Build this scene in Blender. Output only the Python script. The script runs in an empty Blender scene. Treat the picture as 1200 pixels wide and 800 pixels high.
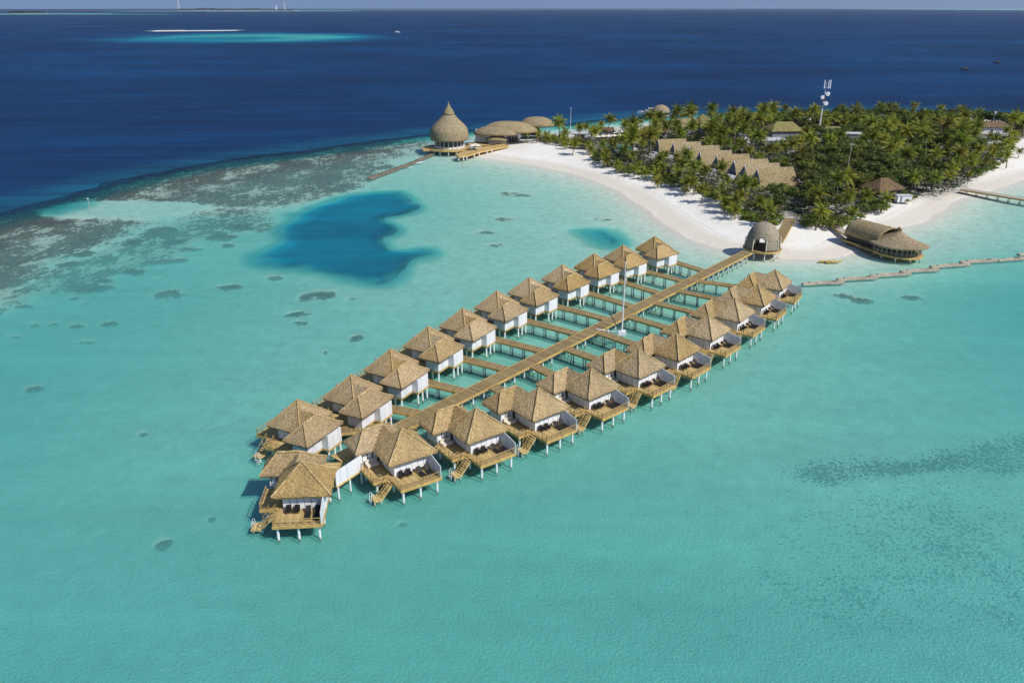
import bpy, math, random
import numpy as np
from mathutils import Vector, Matrix

random.seed(11)
R = math.radians
SC = bpy.context.scene
COL = SC.collection

# ------------------------------------------------------------------ camera
CAM_H = 60.4
FPX = 933.33
PITCH = math.atan(392.0 / FPX)
CP, SP = math.cos(PITCH), math.sin(PITCH)


def P(x, y, z=0.0):
    """place on the level z that the survey photo shows at (x, y)"""
    dx = (x - 600) / FPX
    dy = (400 - y) / FPX
    d1 = CP + dy * SP
    d2 = -SP + dy * CP
    t = (z - CAM_H) / d2
    return (dx * t, d1 * t)


cam_d = bpy.data.cameras.new('camera')
cam = bpy.data.objects.new('camera', cam_d)
COL.objects.link(cam)
cam.location = (0, 0, CAM_H)
cam.rotation_euler = (math.pi / 2 - PITCH, 0, 0)
cam_d.sensor_width = 36
cam_d.lens = 28
cam_d.clip_start = 1
cam_d.clip_end = 90000
SC.camera = cam

# ------------------------------------------------------------------ helpers


def tag(o, label=None, cat=None, group=None, kind=None):
    if label:
        o['label'] = label
    if cat:
        o['category'] = cat
    if group:
        o['group'] = group
    if kind:
        o['kind'] = kind
    return o


def empty(name, loc=(0, 0, 0), rz=0.0):
    o = bpy.data.objects.new(name, None)
    o.location = loc
    o.rotation_euler = (0, 0, rz)
    o.empty_display_size = 0.5
    COL.objects.link(o)
    return o


class MB:
    def __init__(self):
        self.v = []
        self.f = []

    def add(self, vs, fs):
        n = len(self.v)
        self.v.extend([tuple(p) for p in vs])
        self.f.extend([tuple(i + n for i in f) for f in fs])
        return self

    def box(self, x0, x1, y0, y1, z0, z1):
        vs = [(x0, y0, z0), (x1, y0, z0), (x1, y1, z0), (x0, y1, z0), (x0, y0, z1), (x1, y0, z1), (x1, y1, z1), (x0, y1, z1)]
        return self.add(vs, [(0, 3, 2, 1), (4, 5, 6, 7), (0, 1, 5, 4), (1, 2, 6, 5), (2, 3, 7, 6), (3, 0, 4, 7)])

    def prism(self, poly, z0, z1):
        n = len(poly)
        vs = [(p[0], p[1], z0) for p in poly] + [(p[0], p[1], z1) for p in poly]
        fs = [tuple(range(n - 1, -1, -1)), tuple(range(n, 2 * n))]
        for i in range(n):
            j = (i + 1) % n
            fs.append((i, j, n + j, n + i))
        return self.add(vs, fs)

    def beam(self, a, b, w, h=None, up=(0, 0, 1)):
        h = w if h is None else h
        a = Vector(a)
        b = Vector(b)
        d = (b - a).normalized()
        u = Vector(up)
        if abs(d.dot(u)) > 0.98:
            u = Vector((1, 0, 0))
        s = d.cross(u).normalized()
        t = s.cross(d).normalized()
        vs = []
        for p in (a, b):
            for (i, j) in ((-1, -1), (1, -1), (1, 1), (-1, 1)):
                vs.append(tuple(p + s * (i * w / 2) + t * (j * h / 2)))
        return self.add(vs, [(0, 3, 2, 1), (4, 5, 6, 7), (0, 1, 5, 4), (1, 2, 6, 5), (2, 3, 7, 6), (3, 0, 4, 7)])

    def tube(self, pts, rads, n=8, caps=True):
        pts = [Vector(p) for p in pts]
        if not isinstance(rads, (list, tuple)):
            rads = [rads] * len(pts)
        base = len(self.v)
        for k, p in enumerate(pts):
            d = (pts[min(k + 1, len(pts) - 1)] - pts[max(k - 1, 0)]).normalized()
            u = Vector((0, 0, 1)) if abs(d.z) < 0.9 else Vector((1, 0, 0))
            s = d.cross(u).normalized()
            t = d.cross(s).normalized()
            for i in range(n):
                a = 2 * math.pi * i / n
                self.v.append(tuple(p + s * (math.cos(a) * rads[k]) + t * (math.sin(a) * rads[k])))
        for k in range(len(pts) - 1):
            for i in range(n):
                j = (i + 1) % n
                self.f.append((base + k * n + i, base + k * n + j, base + (k + 1) * n + j, base + (k + 1) * n + i))
        if caps:
            self.f.append(tuple(base + i for i in range(n)))
            self.f.append(tuple(base + (len(pts) - 1) * n + i for i in range(n - 1, -1, -1)))
        return self

    def lathe(self, prof, n=32, cx=0, cy=0, sx=1, sy=1, skip=None):
        base = len(self.v)
        for (r, z) in prof:
            for i in range(n):
                a = 2 * math.pi * i / n
                self.v.append((cx + r * sx * math.cos(a), cy + r * sy * math.sin(a), z))
        for k in range(len(prof) - 1):
            for i in range(n):
                if skip and skip(k, i):
                    continue
                j = (i + 1) % n
                self.f.append((base + k * n + i, base + k * n + j, base + (k + 1) * n + j, base + (k + 1) * n + i))
        return self

    def build(self, name, mat, parent=None, smooth=False, loc=None, fix=True, weld=False):
        me = bpy.data.meshes.new(name)
        me.from_pydata(self.v, [], self.f)
        if fix:
            import bmesh
            bm = bmesh.new()
            bm.from_mesh(me)
            if weld:
                bmesh.ops.remove_doubles(bm, verts=bm.verts, dist=1e-4)
            bmesh.ops.recalc_face_normals(bm, faces=bm.faces)
            bm.to_mesh(me)
            bm.free()
        if smooth:
            me.polygons.foreach_set('use_smooth', [True] * len(me.polygons))
        mats = mat if isinstance(mat, (list, tuple)) else [mat]
        for m in mats:
            me.materials.append(m)
        o = bpy.data.objects.new(name, me)
        COL.objects.link(o)
        if parent:
            o.parent = parent
        if loc:
            o.location = loc
        return o


KIDS = {}


def kids(o):
    return [c for c in bpy.data.objects if c.parent == o]


def copy_tree(o, childmap=None):
    c = o.copy()
    COL.objects.link(c)
    for ch in (childmap or kids(o)):
        d = ch.copy()
        COL.objects.link(d)
        d.parent = c
        for g in list(ch.children):
            e = g.copy()
            COL.objects.link(e)
            e.parent = d
    return c


def hash3(x, y, z):
    s = math.sin(round(x, 3) * 12.9898 + round(y, 3) * 78.233 + round(z, 3) * 37.719) * 43758.5453
    return s - math.floor(s)


# ------------------------------------------------------------------ materials
def newmat(name):
    m = bpy.data.materials.new(name)
    m.use_nodes = True
    nt = m.node_tree
    b = nt.nodes['Principled BSDF']
    return m, nt, b


def N(nt, t, **kw):
    n = nt.nodes.new(t)
    for k, v in kw.items():
        if k in n.inputs.keys() if isinstance(k, str) else False:
            n.inputs[k].default_value = v
        else:
            setattr(n, k, v)
    return n


def ramp(nt, fac, stops):
    r = nt.nodes.new('ShaderNodeValToRGB')
    el = r.color_ramp.elements
    while len(el) < len(stops):
        el.new(0.5)
    for e, (p, c) in zip(el, stops):
        e.position = p
        e.color = (*c, 1) if len(c) == 3 else c
    nt.links.new(fac, r.inputs[0])
    return r.outputs[0]


def noise(nt, vec, scale, detail=4, rough=0.55, dist=0.0, dim='3D'):
    n = nt.nodes.new('ShaderNodeTexNoise')
    n.noise_dimensions = dim
    n.inputs['Scale'].default_value = scale
    n.inputs['Detail'].default_value = detail
    n.inputs['Roughness'].default_value = rough
    n.inputs['Distortion'].default_value = dist
    if vec is not None:
        nt.links.new(vec, n.inputs['Vector'])
    return n.outputs['Fac']


def math_(nt, op, a, b=None, c=None, clamp=False):
    n = nt.nodes.new('ShaderNodeMath')
    n.operation = op
    n.use_clamp = clamp
    for i, x in enumerate((a, b, c)):
        if x is None:
            continue
        if isinstance(x, (int, float)):
            n.inputs[i].default_value = x
        else:
            nt.links.new(x, n.inputs[i])
    return n.outputs[0]


def mixc(nt, fac, a, b, mode='MIX'):
    n = nt.nodes.new('ShaderNodeMix')
    n.data_type = 'RGBA'
    n.blend_type = mode
    for i, x in ((0, fac), (6, a), (7, b)):
        if isinstance(x, (int, float)):
            n.inputs[i].default_value = x
        elif isinstance(x, tuple):
            n.inputs[i].default_value = (*x, 1) if len(x) == 3 else x
        else:
            nt.links.new(x, n.inputs[i])
    return n.outputs[2]


def mapr(nt, v, a, b, c=0.0, d=1.0, smooth=False):
    n = nt.nodes.new('ShaderNodeMapRange')
    n.interpolation_type = 'SMOOTHSTEP' if smooth else 'LINEAR'
    nt.links.new(v, n.inputs[0])
    for i, x in zip((1, 2, 3, 4), (a, b, c, d)):
        n.inputs[i].default_value = x
    return n.outputs[0]


def coords(nt, kind='Object', scale=None, rot=None):
    tc = nt.nodes.new('ShaderNodeTexCoord')
    o = tc.outputs[kind]
    if scale or rot:
        mp = nt.nodes.new('ShaderNodeMapping')
        if scale:
            mp.inputs['Scale'].default_value = scale
        if rot:
            mp.inputs['Rotation'].default_value = rot
        nt.links.new(o, mp.inputs['Vector'])
        o = mp.outputs[0]
    return o


def orand(nt):
    return nt.nodes.new('ShaderNodeObjectInfo').outputs['Random']


def bump(nt, b, h, strength=0.5, dist=0.1):
    n = nt.nodes.new('ShaderNodeBump')
    n.inputs['Strength'].default_value = strength
    n.inputs['Distance'].default_value = dist
    nt.links.new(h, n.inputs['Height'])
    nt.links.new(n.outputs[0], b.inputs['Normal'])
    return n


def simple(name, base, rough=0.7, var=0.15, scale=3.0, spec=0.3):
    m, nt, b = newmat(name)
    v = coords(nt)
    f = noise(nt, v, scale, 4)
    lo = tuple(c * (1 - var) for c in base)
    hi = tuple(min(1, c * (1 + var)) for c in base)
    nt.links.new(ramp(nt, f, [(0.3, lo), (0.7, hi)]), b.inputs['Base Color'])
    b.inputs['Roughness'].default_value = rough
    b.inputs['Specular IOR Level'].default_value = spec
    return m


def thatch_mat(name, dark, mid, light, fine=6.0, rand=0.25):
    m, nt, b = newmat(name)
    v = coords(nt)
    f1 = noise(nt, v, fine, 4, 0.7)
    f2 = noise(nt, v, fine * 0.28, 3, 0.6)
    f3 = noise(nt, v, 0.25, 2, 0.5)
    f = math_(nt, 'MULTIPLY_ADD', f2, 0.25, math_(nt, 'MULTIPLY', f1, 0.95))
    col = ramp(nt, f, [(0.43, dark), (0.57, mid), (0.74, light)])
    col = mixc(nt, mapr(nt, f3, 0.40, 0.72, 0, 0.5), col, (mid[0] * 0.78, mid[1] * 0.85, mid[2] * 1.05))
    hsv = nt.nodes.new('ShaderNodeHueSaturation')
    r = orand(nt)
    nt.links.new(mapr(nt, r, 0, 1, 1 - rand, 1 + rand * 0.3), hsv.inputs['Saturation'])
    r2 = math_(nt, 'FRACT', math_(nt, 'MULTIPLY', r, 7.31))
    nt.links.new(mapr(nt, r2, 0, 1, 1 - rand * 0.6, 1 + rand * 0.5), hsv.inputs['Value'])
    nt.links.new(col, hsv.inputs['Color'])
    nt.links.new(hsv.outputs[0], b.inputs['Base Color'])
    b.inputs['Roughness'].default_value = 0.95
    b.inputs['Specular IOR Level'].default_value = 0.1
    bump(nt, b, f, 0.9, 0.16)
    return m


def plank_mat(name, cols, pitch=0.14, axis=0, rough=0.75):
    m, nt, b = newmat(name)
    v = coords(nt)
    sep = nt.nodes.new('ShaderNodeSeparateXYZ')
    nt.links.new(v, sep.inputs[0])
    a = math_(nt, 'DIVIDE', sep.outputs[axis], pitch)
    cell = math_(nt, 'FLOOR', a)
    wn = nt.nodes.new('ShaderNodeTexWhiteNoise')
    wn.noise_dimensions = '1D'
    nt.links.new(cell, wn.inputs['W'])
    n1 = noise(nt, v, 1.1, 4)
    n2 = noise(nt, v, 9, 3)
    f = math_(nt, 'MULTIPLY_ADD', wn.outputs['Value'], 0.45, math_(nt, 'MULTIPLY_ADD', n1, 0.45, math_(nt, 'MULTIPLY', n2, 0.2)))
    col = ramp(nt, f, [(0.3, cols[0]), (0.55, cols[1]), (0.8, cols[2])])
    gap = math_(nt, 'LESS_THAN', math_(nt, 'FRACT', a), 0.08)
    col = mixc(nt, math_(nt, 'MULTIPLY', gap, 0.55), col, (0.05, 0.03, 0.015))
    nt.links.new(col, b.inputs['Base Color'])
    b.inputs['Roughness'].default_value = rough
    b.inputs['Specular IOR Level'].default_value = 0.25
    return m


def leaf_mat(name, dark, mid, light, scale=0.6, rand=0.5):
    m, nt, b = newmat(name)
    v = coords(nt)
    f = noise(nt, v, scale, 3, 0.6)
    col = ramp(nt, f, [(0.32, dark), (0.5, mid), (0.68, light)])
    hsv = nt.nodes.new('ShaderNodeHueSaturation')
    r = orand(nt)
    nt.links.new(mapr(nt, r, 0, 1, 0.5 - 0.04 * rand, 0.5 + 0.025 * rand), hsv.inputs['Hue'])
    r2 = math_(nt, 'FRACT', math_(nt, 'MULTIPLY', r, 5.77))
    nt.links.new(mapr(nt, r2, 0, 1, 1 - 0.35 * rand, 1 + 0.45 * rand), hsv.inputs['Value'])
    nt.links.new(col, hsv.inputs['Color'])
    nt.links.new(hsv.outputs[0], b.inputs['Base Color'])
    b.inputs['Roughness'].default_value = 0.55
    b.inputs['Specular IOR Level'].default_value = 0.3
    tr = nt.nodes.new('ShaderNodeBsdfTranslucent')
    nt.links.new(hsv.outputs[0], tr.inputs['Color'])
    mx = nt.nodes.new('ShaderNodeMixShader')
    mx.inputs[0].default_value = 0.3
    nt.links.new(b.outputs[0], mx.inputs[1])
    nt.links.new(tr.outputs[0], mx.inputs[2])
    nt.links.new(mx.outputs[0], nt.nodes['Material Output'].inputs['Surface'])
    return m


M = {}
M['thatch'] = thatch_mat('thatch', (0.10, 0.06, 0.024), (0.345, 0.225, 0.09), (0.70, 0.525, 0.265), 9.5, 0.22)
M['ridge'] = thatch_mat('ridge_thatch', (0.16, 0.10, 0.04), (0.46, 0.32, 0.14), (0.72, 0.55, 0.28), 5.0, 0.1)
M['thatch_old'] = thatch_mat('weathered_thatch', (0.20, 0.15, 0.09), (0.33, 0.26, 0.165), (0.46, 0.38, 0.26), 3.0, 0.15)
M['thatch_far'] = thatch_mat('island_thatch', (0.15, 0.105, 0.052), (0.29, 0.22, 0.115), (0.42, 0.335, 0.195), 1.8, 0.12)
M['thatch_brown'] = thatch_mat('dark_thatch', (0.07, 0.045, 0.025), (0.14, 0.09, 0.05), (0.22, 0.15, 0.09), 1.6, 0.12)
M['roof_green'] = thatch_mat('mossy_roof', (0.15, 0.13, 0.045), (0.22, 0.19, 0.07), (0.27, 0.235, 0.10), 0.7, 0.1)
m, nt, b = newmat('white_boarding')
v = coords(nt)
sp = nt.nodes.new('ShaderNodeSeparateXYZ')
nt.links.new(v, sp.inputs[0])
a = math_(nt, 'DIVIDE', math_(nt, 'ADD', sp.outputs[0], sp.outputs[1]), 0.46)
wn = nt.nodes.new('ShaderNodeTexWhiteNoise')
wn.noise_dimensions = '1D'
nt.links.new(math_(nt, 'FLOOR', a), wn.inputs['W'])
st = coords(nt, 'Object', (2.2, 2.2, 0.35))
f = math_(nt, 'ADD', math_(nt, 'MULTIPLY', wn.outputs['Value'], 0.35), math_(nt, 'MULTIPLY', noise(nt, st, 1.0, 4, 0.65), 0.75))
col = ramp(nt, f, [(0.25, (0.62, 0.62, 0.62)), (0.5, (0.75, 0.75, 0.765)), (0.8, (0.80, 0.80, 0.81))])
gap = math_(nt, 'LESS_THAN', math_(nt, 'FRACT', a), 0.07)
nt.links.new(mixc(nt, math_(nt, 'MULTIPLY', gap, 0.45), col, (0.30, 0.30, 0.32)), b.inputs['Base Color'])
b.inputs['Roughness'].default_value = 0.6
M['white'] = m
M['lightgrey'] = simple('light_grey_roofing', (0.50, 0.50, 0.52), 0.7, 0.12, 0.8)
M['grey'] = simple('grey_cladding', (0.22, 0.23, 0.26), 0.7, 0.15, 1.0)
M['curtain'] = simple('white_curtain', (0.80, 0.79, 0.80), 0.8, 0.08, 2.5)
M['black'] = simple('black_rattan', (0.018, 0.017, 0.018), 0.6, 0.3, 6)
M['cream'] = simple('cream_cushion', (0.72, 0.64, 0.52), 0.9, 0.08, 3)
M['dark'] = simple('dark_interior', (0.03, 0.03, 0.035), 0.5, 0.3, 2)
M['deck'] = plank_mat('golden_decking', ((0.36, 0.24, 0.09), (0.52, 0.37, 0.15), (0.64, 0.48, 0.22)), 0.16, 0)
M['deck_y'] = plank_mat('golden_decking_across', ((0.36, 0.24, 0.09), (0.52, 0.37, 0.15), (0.64, 0.48, 0.22)), 0.16, 1)
M['walk'] = plank_mat('weathered_decking', ((0.20, 0.14, 0.06), (0.27, 0.195, 0.09), (0.34, 0.25, 0.125)), 0.3, 0)
M['fascia'] = simple('honey_timber', (0.55, 0.36, 0.115), 0.7, 0.25, 1.2)
M['rail'] = simple('railing_timber', (0.42, 0.28, 0.12), 0.7, 0.2, 2)
M['greywood'] = simple('grey_sunned_timber', (0.40, 0.36, 0.29), 0.85, 0.25, 1.5)
M['metal'] = simple('white_metal', (0.78, 0.79, 0.80), 0.4, 0.03, 1, 0.5)
M['red'] = simple('red_paint', (0.5, 0.06, 0.04), 0.5, 0.05)
M['trunk'] = simple('palm_bark', (0.24, 0.18, 0.12), 0.9, 0.3, 2)
M['rock'] = simple('breakwater_rock', (0.16, 0.13, 0.09), 0.9, 0.4, 0.7)
M['sandbag'] = simple('sandbag_cloth', (0.34, 0.30, 0.23), 0.9, 0.2, 0.8)
M['yellow'] = simple('yellow_hull', (0.55, 0.40, 0.10), 0.5, 0.1)
M['skin_blue'] = simple('blue_cloth', (0.05, 0.12, 0.3), 0.8, 0.1)
M['frond'] = leaf_mat('palm_frond', (0.08, 0.11, 0.010), (0.175, 0.205, 0.020), (0.35, 0.335, 0.038), 0.45, 0.85)
M['frond_sun'] = leaf_mat('young_palm_frond', (0.10, 0.125, 0.012), (0.21, 0.235, 0.022), (0.36, 0.34, 0.04), 0.5)
M['leaf'] = leaf_mat('broad_leaf', (0.038, 0.066, 0.010), (0.09, 0.125, 0.016), (0.17, 0.195, 0.030), 0.5, 0.8)
M['shrub'] = leaf_mat('beach_shrub', (0.07, 0.11, 0.012), (0.15, 0.20, 0.022), (0.25, 0.29, 0.04), 0.7)
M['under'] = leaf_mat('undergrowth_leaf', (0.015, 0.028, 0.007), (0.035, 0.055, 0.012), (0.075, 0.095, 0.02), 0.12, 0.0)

m, nt, b = newmat('window_glass')
b.inputs['Base Color'].default_value = (0.04, 0.05, 0.06, 1)
b.inputs['Roughness'].default_value = 0.08
M['glass'] = m

m, nt, b = newmat('white_pile')          # white piles, dark with weed at the tide line
g = nt.nodes.new('ShaderNodeNewGeometry')
sp = nt.nodes.new('ShaderNodeSeparateXYZ')
nt.links.new(g.outputs['Position'], sp.inputs[0])
nz = noise(nt, g.outputs['Position'], 2.5, 3)
lv = math_(nt, 'MULTIPLY_ADD', nz, 0.5, sp.outputs[2])
nt.links.new(ramp(nt, mapr(nt, lv, -0.3, 0.9), [(0.12, (0.42, 0.42, 0.34)), (0.25, (0.06, 0.05, 0.022)), (0.45, (0.07, 0.055, 0.025)), (0.62, (0.45, 0.40, 0.30)), (0.8, (0.80, 0.80, 0.80))]), b.inputs['Base Color'])
b.inputs['Roughness'].default_value = 0.7
M['pile'] = m

m, nt, b = newmat('pool_water')
b.inputs['Base Color'].default_value = (0.02, 0.27, 0.36, 1)
b.inputs['Roughness'].default_value = 0.1
M['pool'] = m

# ------------------------------------------------------------------ world and sun
SUN_AZ = (0.80, -0.60)                    # horizontal direction towards the sun
SUN_EL = R(46)
w = bpy.data.worlds.new('World')
SC.world = w
w.use_nodes = True
nt = w.node_tree
sky = nt.nodes.new('ShaderNodeTexSky')
sky.sky_type = 'NISHITA'
sky.sun_disc = False
sky.sun_elevation = SUN_EL
sky.sun_rotation = math.atan2(SUN_AZ[0], SUN_AZ[1])
sky.air_density = 1.0
sky.dust_density = 0.4
sky.ozone_density = 2.5
tcw = nt.nodes.new('ShaderNodeTexCoord')
up_ = nt.nodes.new('ShaderNodeVectorMath')
up_.operation = 'ADD'
up_.inputs[1].default_value = (0, 0, 0.42)             # hazy noon sky: no white band at the horizon
nt.links.new(tcw.outputs['Generated'], up_.inputs[0])
nrm_ = nt.nodes.new('ShaderNodeVectorMath')
nrm_.operation = 'NORMALIZE'
nt.links.new(up_.outputs[0], nrm_.inputs[0])
nt.links.new(nrm_.outputs[0], sky.inputs[0])
bg = nt.nodes['Background']
bg.inputs['Strength'].default_value = 0.13
nt.links.new(mixc(nt, 1.0, sky.outputs[0], (0.80, 0.88, 0.98), 'MULTIPLY'), bg.inputs['Color'])
sd_ = bpy.data.lights.new('sun', 'SUN')
sd_.energy = 4.4
sd_.angle = R(0.53)
sd_.color = (1.0, 0.96, 0.90)
sun = bpy.data.objects.new('sun', sd_)
COL.objects.link(sun)
dirv = Vector((SUN_AZ[0] * math.cos(SUN_EL), SUN_AZ[1] * math.cos(SUN_EL), math.sin(SUN_EL)))
sun.rotation_euler = dirv.to_track_quat('Z', 'Y').to_euler()
sun.location = (100, -100, 200)

SC.view_settings.view_transform = 'Standard'
SC.view_settings.look = 'None'
SC.view_settings.exposure = 0.0
SC.view_settings.gamma = 1.0
SC.view_settings.use_curve_mapping = False
SC.cycles.use_denoising = True
SC.cycles.max_bounces = 8
SC.cycles.transparent_max_bounces = 12
SC.cycles.caustics_reflective = False
SC.cycles.caustics_refractive = False
SC.cycles.sample_clamp_indirect = 4.0
SC.cycles.sample_clamp_direct = 12.0

# ------------------------------------------------------------------ sea bed, beach and water
def smooth(a, b, x):
    t = np.clip((x - a) / (b - a), 0, 1)
    return t * t * (3 - 2 * t)


def poly_px(pts, z=0.0, n_sub=4, closed=True):
    """shore outline on the ground, rounded with a Catmull-Rom curve"""
    w = [P(x, y, z) for x, y in pts]
    out = []
    n = len(w)
    for i in range(n if closed else n - 1):
        if closed:
            p0, p1, p2, p3 = w[i - 1], w[i], w[(i + 1) % n], w[(i + 2) % n]
        else:
            p0, p1, p2, p3 = w[max(i - 1, 0)], w[i], w[i + 1], w[min(i + 2, n - 1)]
        for k in range(n_sub):
            t = k / n_sub
            out.append(tuple(0.5 * (2 * b + (c - a) * t + (2 * a - 5 * b + 4 * c - d) * t * t + (3 * b - a - 3 * c + d) * t ** 3)
                             for a, b, c, d in zip(p0, p1, p2, p3)))
    return np.array(out)


def sdist(poly, X, Y, closed=True):
    """signed distance, negative inside"""
    d2 = np.full(X.shape, 1e18)
    inside = np.zeros(X.shape, bool)
    n = len(poly)
    for i in range(n if closed else n - 1):
        ax, ay = poly[i]
        bx, by = poly[(i + 1) % n]
        ex, ey = bx - ax, by - ay
        L = ex * ex + ey * ey + 1e-12
        t = np.clip(((X - ax) * ex + (Y - ay) * ey) / L, 0, 1)
        d2 = np.minimum(d2, (X - ax - t * ex) ** 2 + (Y - ay - t * ey) ** 2)
        if closed:
            c = ((ay > Y) != (by > Y)) & (X < ex * (Y - ay) / (ey if ey != 0 else 1e-12) + ax)
            inside ^= c
    d = np.sqrt(d2)
    return np.where(inside, -d, d) if closed else d


def vnoise(X, Y, s, seed=0):
    """smooth value noise in 0..1"""
    rs = np.random.RandomState(seed)
    tab = rs.rand(256, 256)
    x = X / s
    y = Y / s
    xi = np.floor(x).astype(int)
    yi = np.floor(y).astype(int)
    fx = x - xi
    fy = y - yi
    fx = fx * fx * (3 - 2 * fx)
    fy = fy * fy * (3 - 2 * fy)
    g = lambda a, b: tab[(xi + a) % 256, (yi + b) % 256]
    return (g(0, 0) * (1 - fx) + g(1, 0) * fx) * (1 - fy) + (g(0, 1) * (1 - fx) + g(1, 1) * fx) * fy


def fbm(X, Y, s, seed=0, o=4):
    v = 0
    a = 0.5
    t = 0
    for k in range(o):
        v = v + a * vnoise(X, Y, s / 2 ** k, seed + k)
        t += a
        a *= 0.5
    return v / t


SHORE_PX = [(552, 182), (575, 186), (600, 190), (625, 193.5), (650, 199), (680, 206), (700, 213), (720, 222), (742, 235), (762, 249),
            (782, 264), (805, 279), (832, 290), (865, 296), (900, 301), (930, 304), (960, 305), (985, 302), (1005, 295), (1025, 283),
            (1050, 269), (1080, 260), (1107, 246), (1128, 234), (1150, 227), (1172, 220), (1200, 211), (1260, 200), (1420, 185),
            (1700, 178), (1760, 160), (1400, 150), (1250, 146), (1150, 139.5), (1050, 136.5), (960, 137), (880, 140), (800, 143.5), (740, 149), (690, 155),
            (640, 159), (600, 163), (575, 168), (556, 175)]
OCEAN_PX = [(-500, 345), (-150, 290), (0, 262), (60, 246), (120, 230), (200, 208), (300, 190), (400, 177), (470, 167), (500, 163.5),
            (525, 160), (560, 157), (600, 154), (650, 149), (700, 146), (740, 142), (800, 137), (880, 134.5), (960, 132.5), (1050, 131.5), (1150, 133.5), (1250, 138), (1450, 143), (1900, 152)]
HOLE_PX = [(296, 302), (317, 291), (338, 275), (334, 263), (350, 249), (375, 236), (417, 227), (458, 225), (483, 230), (479, 245), (462, 257), (475, 267), (459, 280),
           (471, 289), (498, 291), (512, 298), (482, 309), (472, 318), (465, 328), (442, 333), (412, 328), (387, 319), (358, 310), (328, 309)]
POOL_PX = [(678, 269), (705, 268), (725, 273), (736, 282), (728, 290), (705, 288), (688, 280)]
FLAT_PX = [(-300, 390), (-60, 365), (20, 343), (62, 318), (125, 288), (190, 262), (240, 250), (298, 249), (352, 241), (418, 225), (462, 207), (505, 185), (540, 176),
           (560, 150), (470, 152), (400, 160), (300, 172), (200, 188), (120, 208), (0, 240), (-300, 300)]
CHANNEL_PX = [(96, 243.5), (150, 243.5), (200, 246), (245, 251), (300, 252)]
PATCH_PX = [(-60, 400), (0, 372), (60, 345), (110, 340), (150, 320), (215, 300), (240, 283), (310, 270), (330, 255), (310, 240), (230, 244), (120, 285), (0, 335), (-80, 360)]
GRASS_LINE = [(900, 556), (960, 552), (1010, 546), (1060, 545), (1100, 541), (1150, 535), (1200, 520), (1260, 500)]
BLOBS = [(196, 342, 27, 6), (379, 343, 25, 8), (346, 365, 19, 6), (354, 376, 15, 4), (158, 282, 17, 5), (129, 301, 21, 6), (183, 305, 23, 5), (160, 317, 19, 5), (104, 336, 29, 6),
         (121, 326, 15, 4), (50, 328, 17, 4), (21, 338, 24, 8), (81, 307, 29, 6), (96, 295, 15, 5), (227, 290, 21, 5), (206, 282, 19, 5), (196, 270, 29, 7), (208, 303, 15, 4),
         (292, 265, 31, 7), (258, 276, 25, 5), (268, 334, 17, 4), (25, 357, 13, 3), (88, 347, 13, 3), (100, 353, 11, 3), (40, 379, 10, 3), (62, 377, 8, 3), (88, 380, 15, 4), (127, 377, 11, 3),
         (100, 398, 13, 4), (17, 392, 15, 3), (40, 453, 14, 6), (188, 324, 8, 3), (267, 286, 11, 3), (323, 324, 15, 3), (412, 347, 9, 3), (381, 411, 9, 5), (417, 393, 8, 4),
         (190, 634, 11, 7), (248, 604, 9, 5), (168, 505, 9, 5), (600, 226, 32, 4), (590, 255, 18, 4), (566, 271, 20, 3), (575, 285, 18, 3),
         (1072, 346, 16, 3), (1010, 350, 18, 5), (990, 345, 13, 4), (700, 255, 22, 3), (472, 610, 7, 4)]

shore_w = poly_px(SHORE_PX)
ocean_line = poly_px(OCEAN_PX, closed=False)
ocean_w = np.vstack([ocean_line, [[9000, 3500], [9000, 60000], [-60000, 60000], [-60000, -3000], [-900, -500]]])
hole_w = poly_px(HOLE_PX)
pool_w = poly_px(POOL_PX)
flat_w = poly_px(FLAT_PX)
chan_w = poly_px(CHANNEL_PX, closed=False)
patch_w = poly_px(PATCH_PX)
grass_w = poly_px(GRASS_LINE, closed=False)


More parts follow.
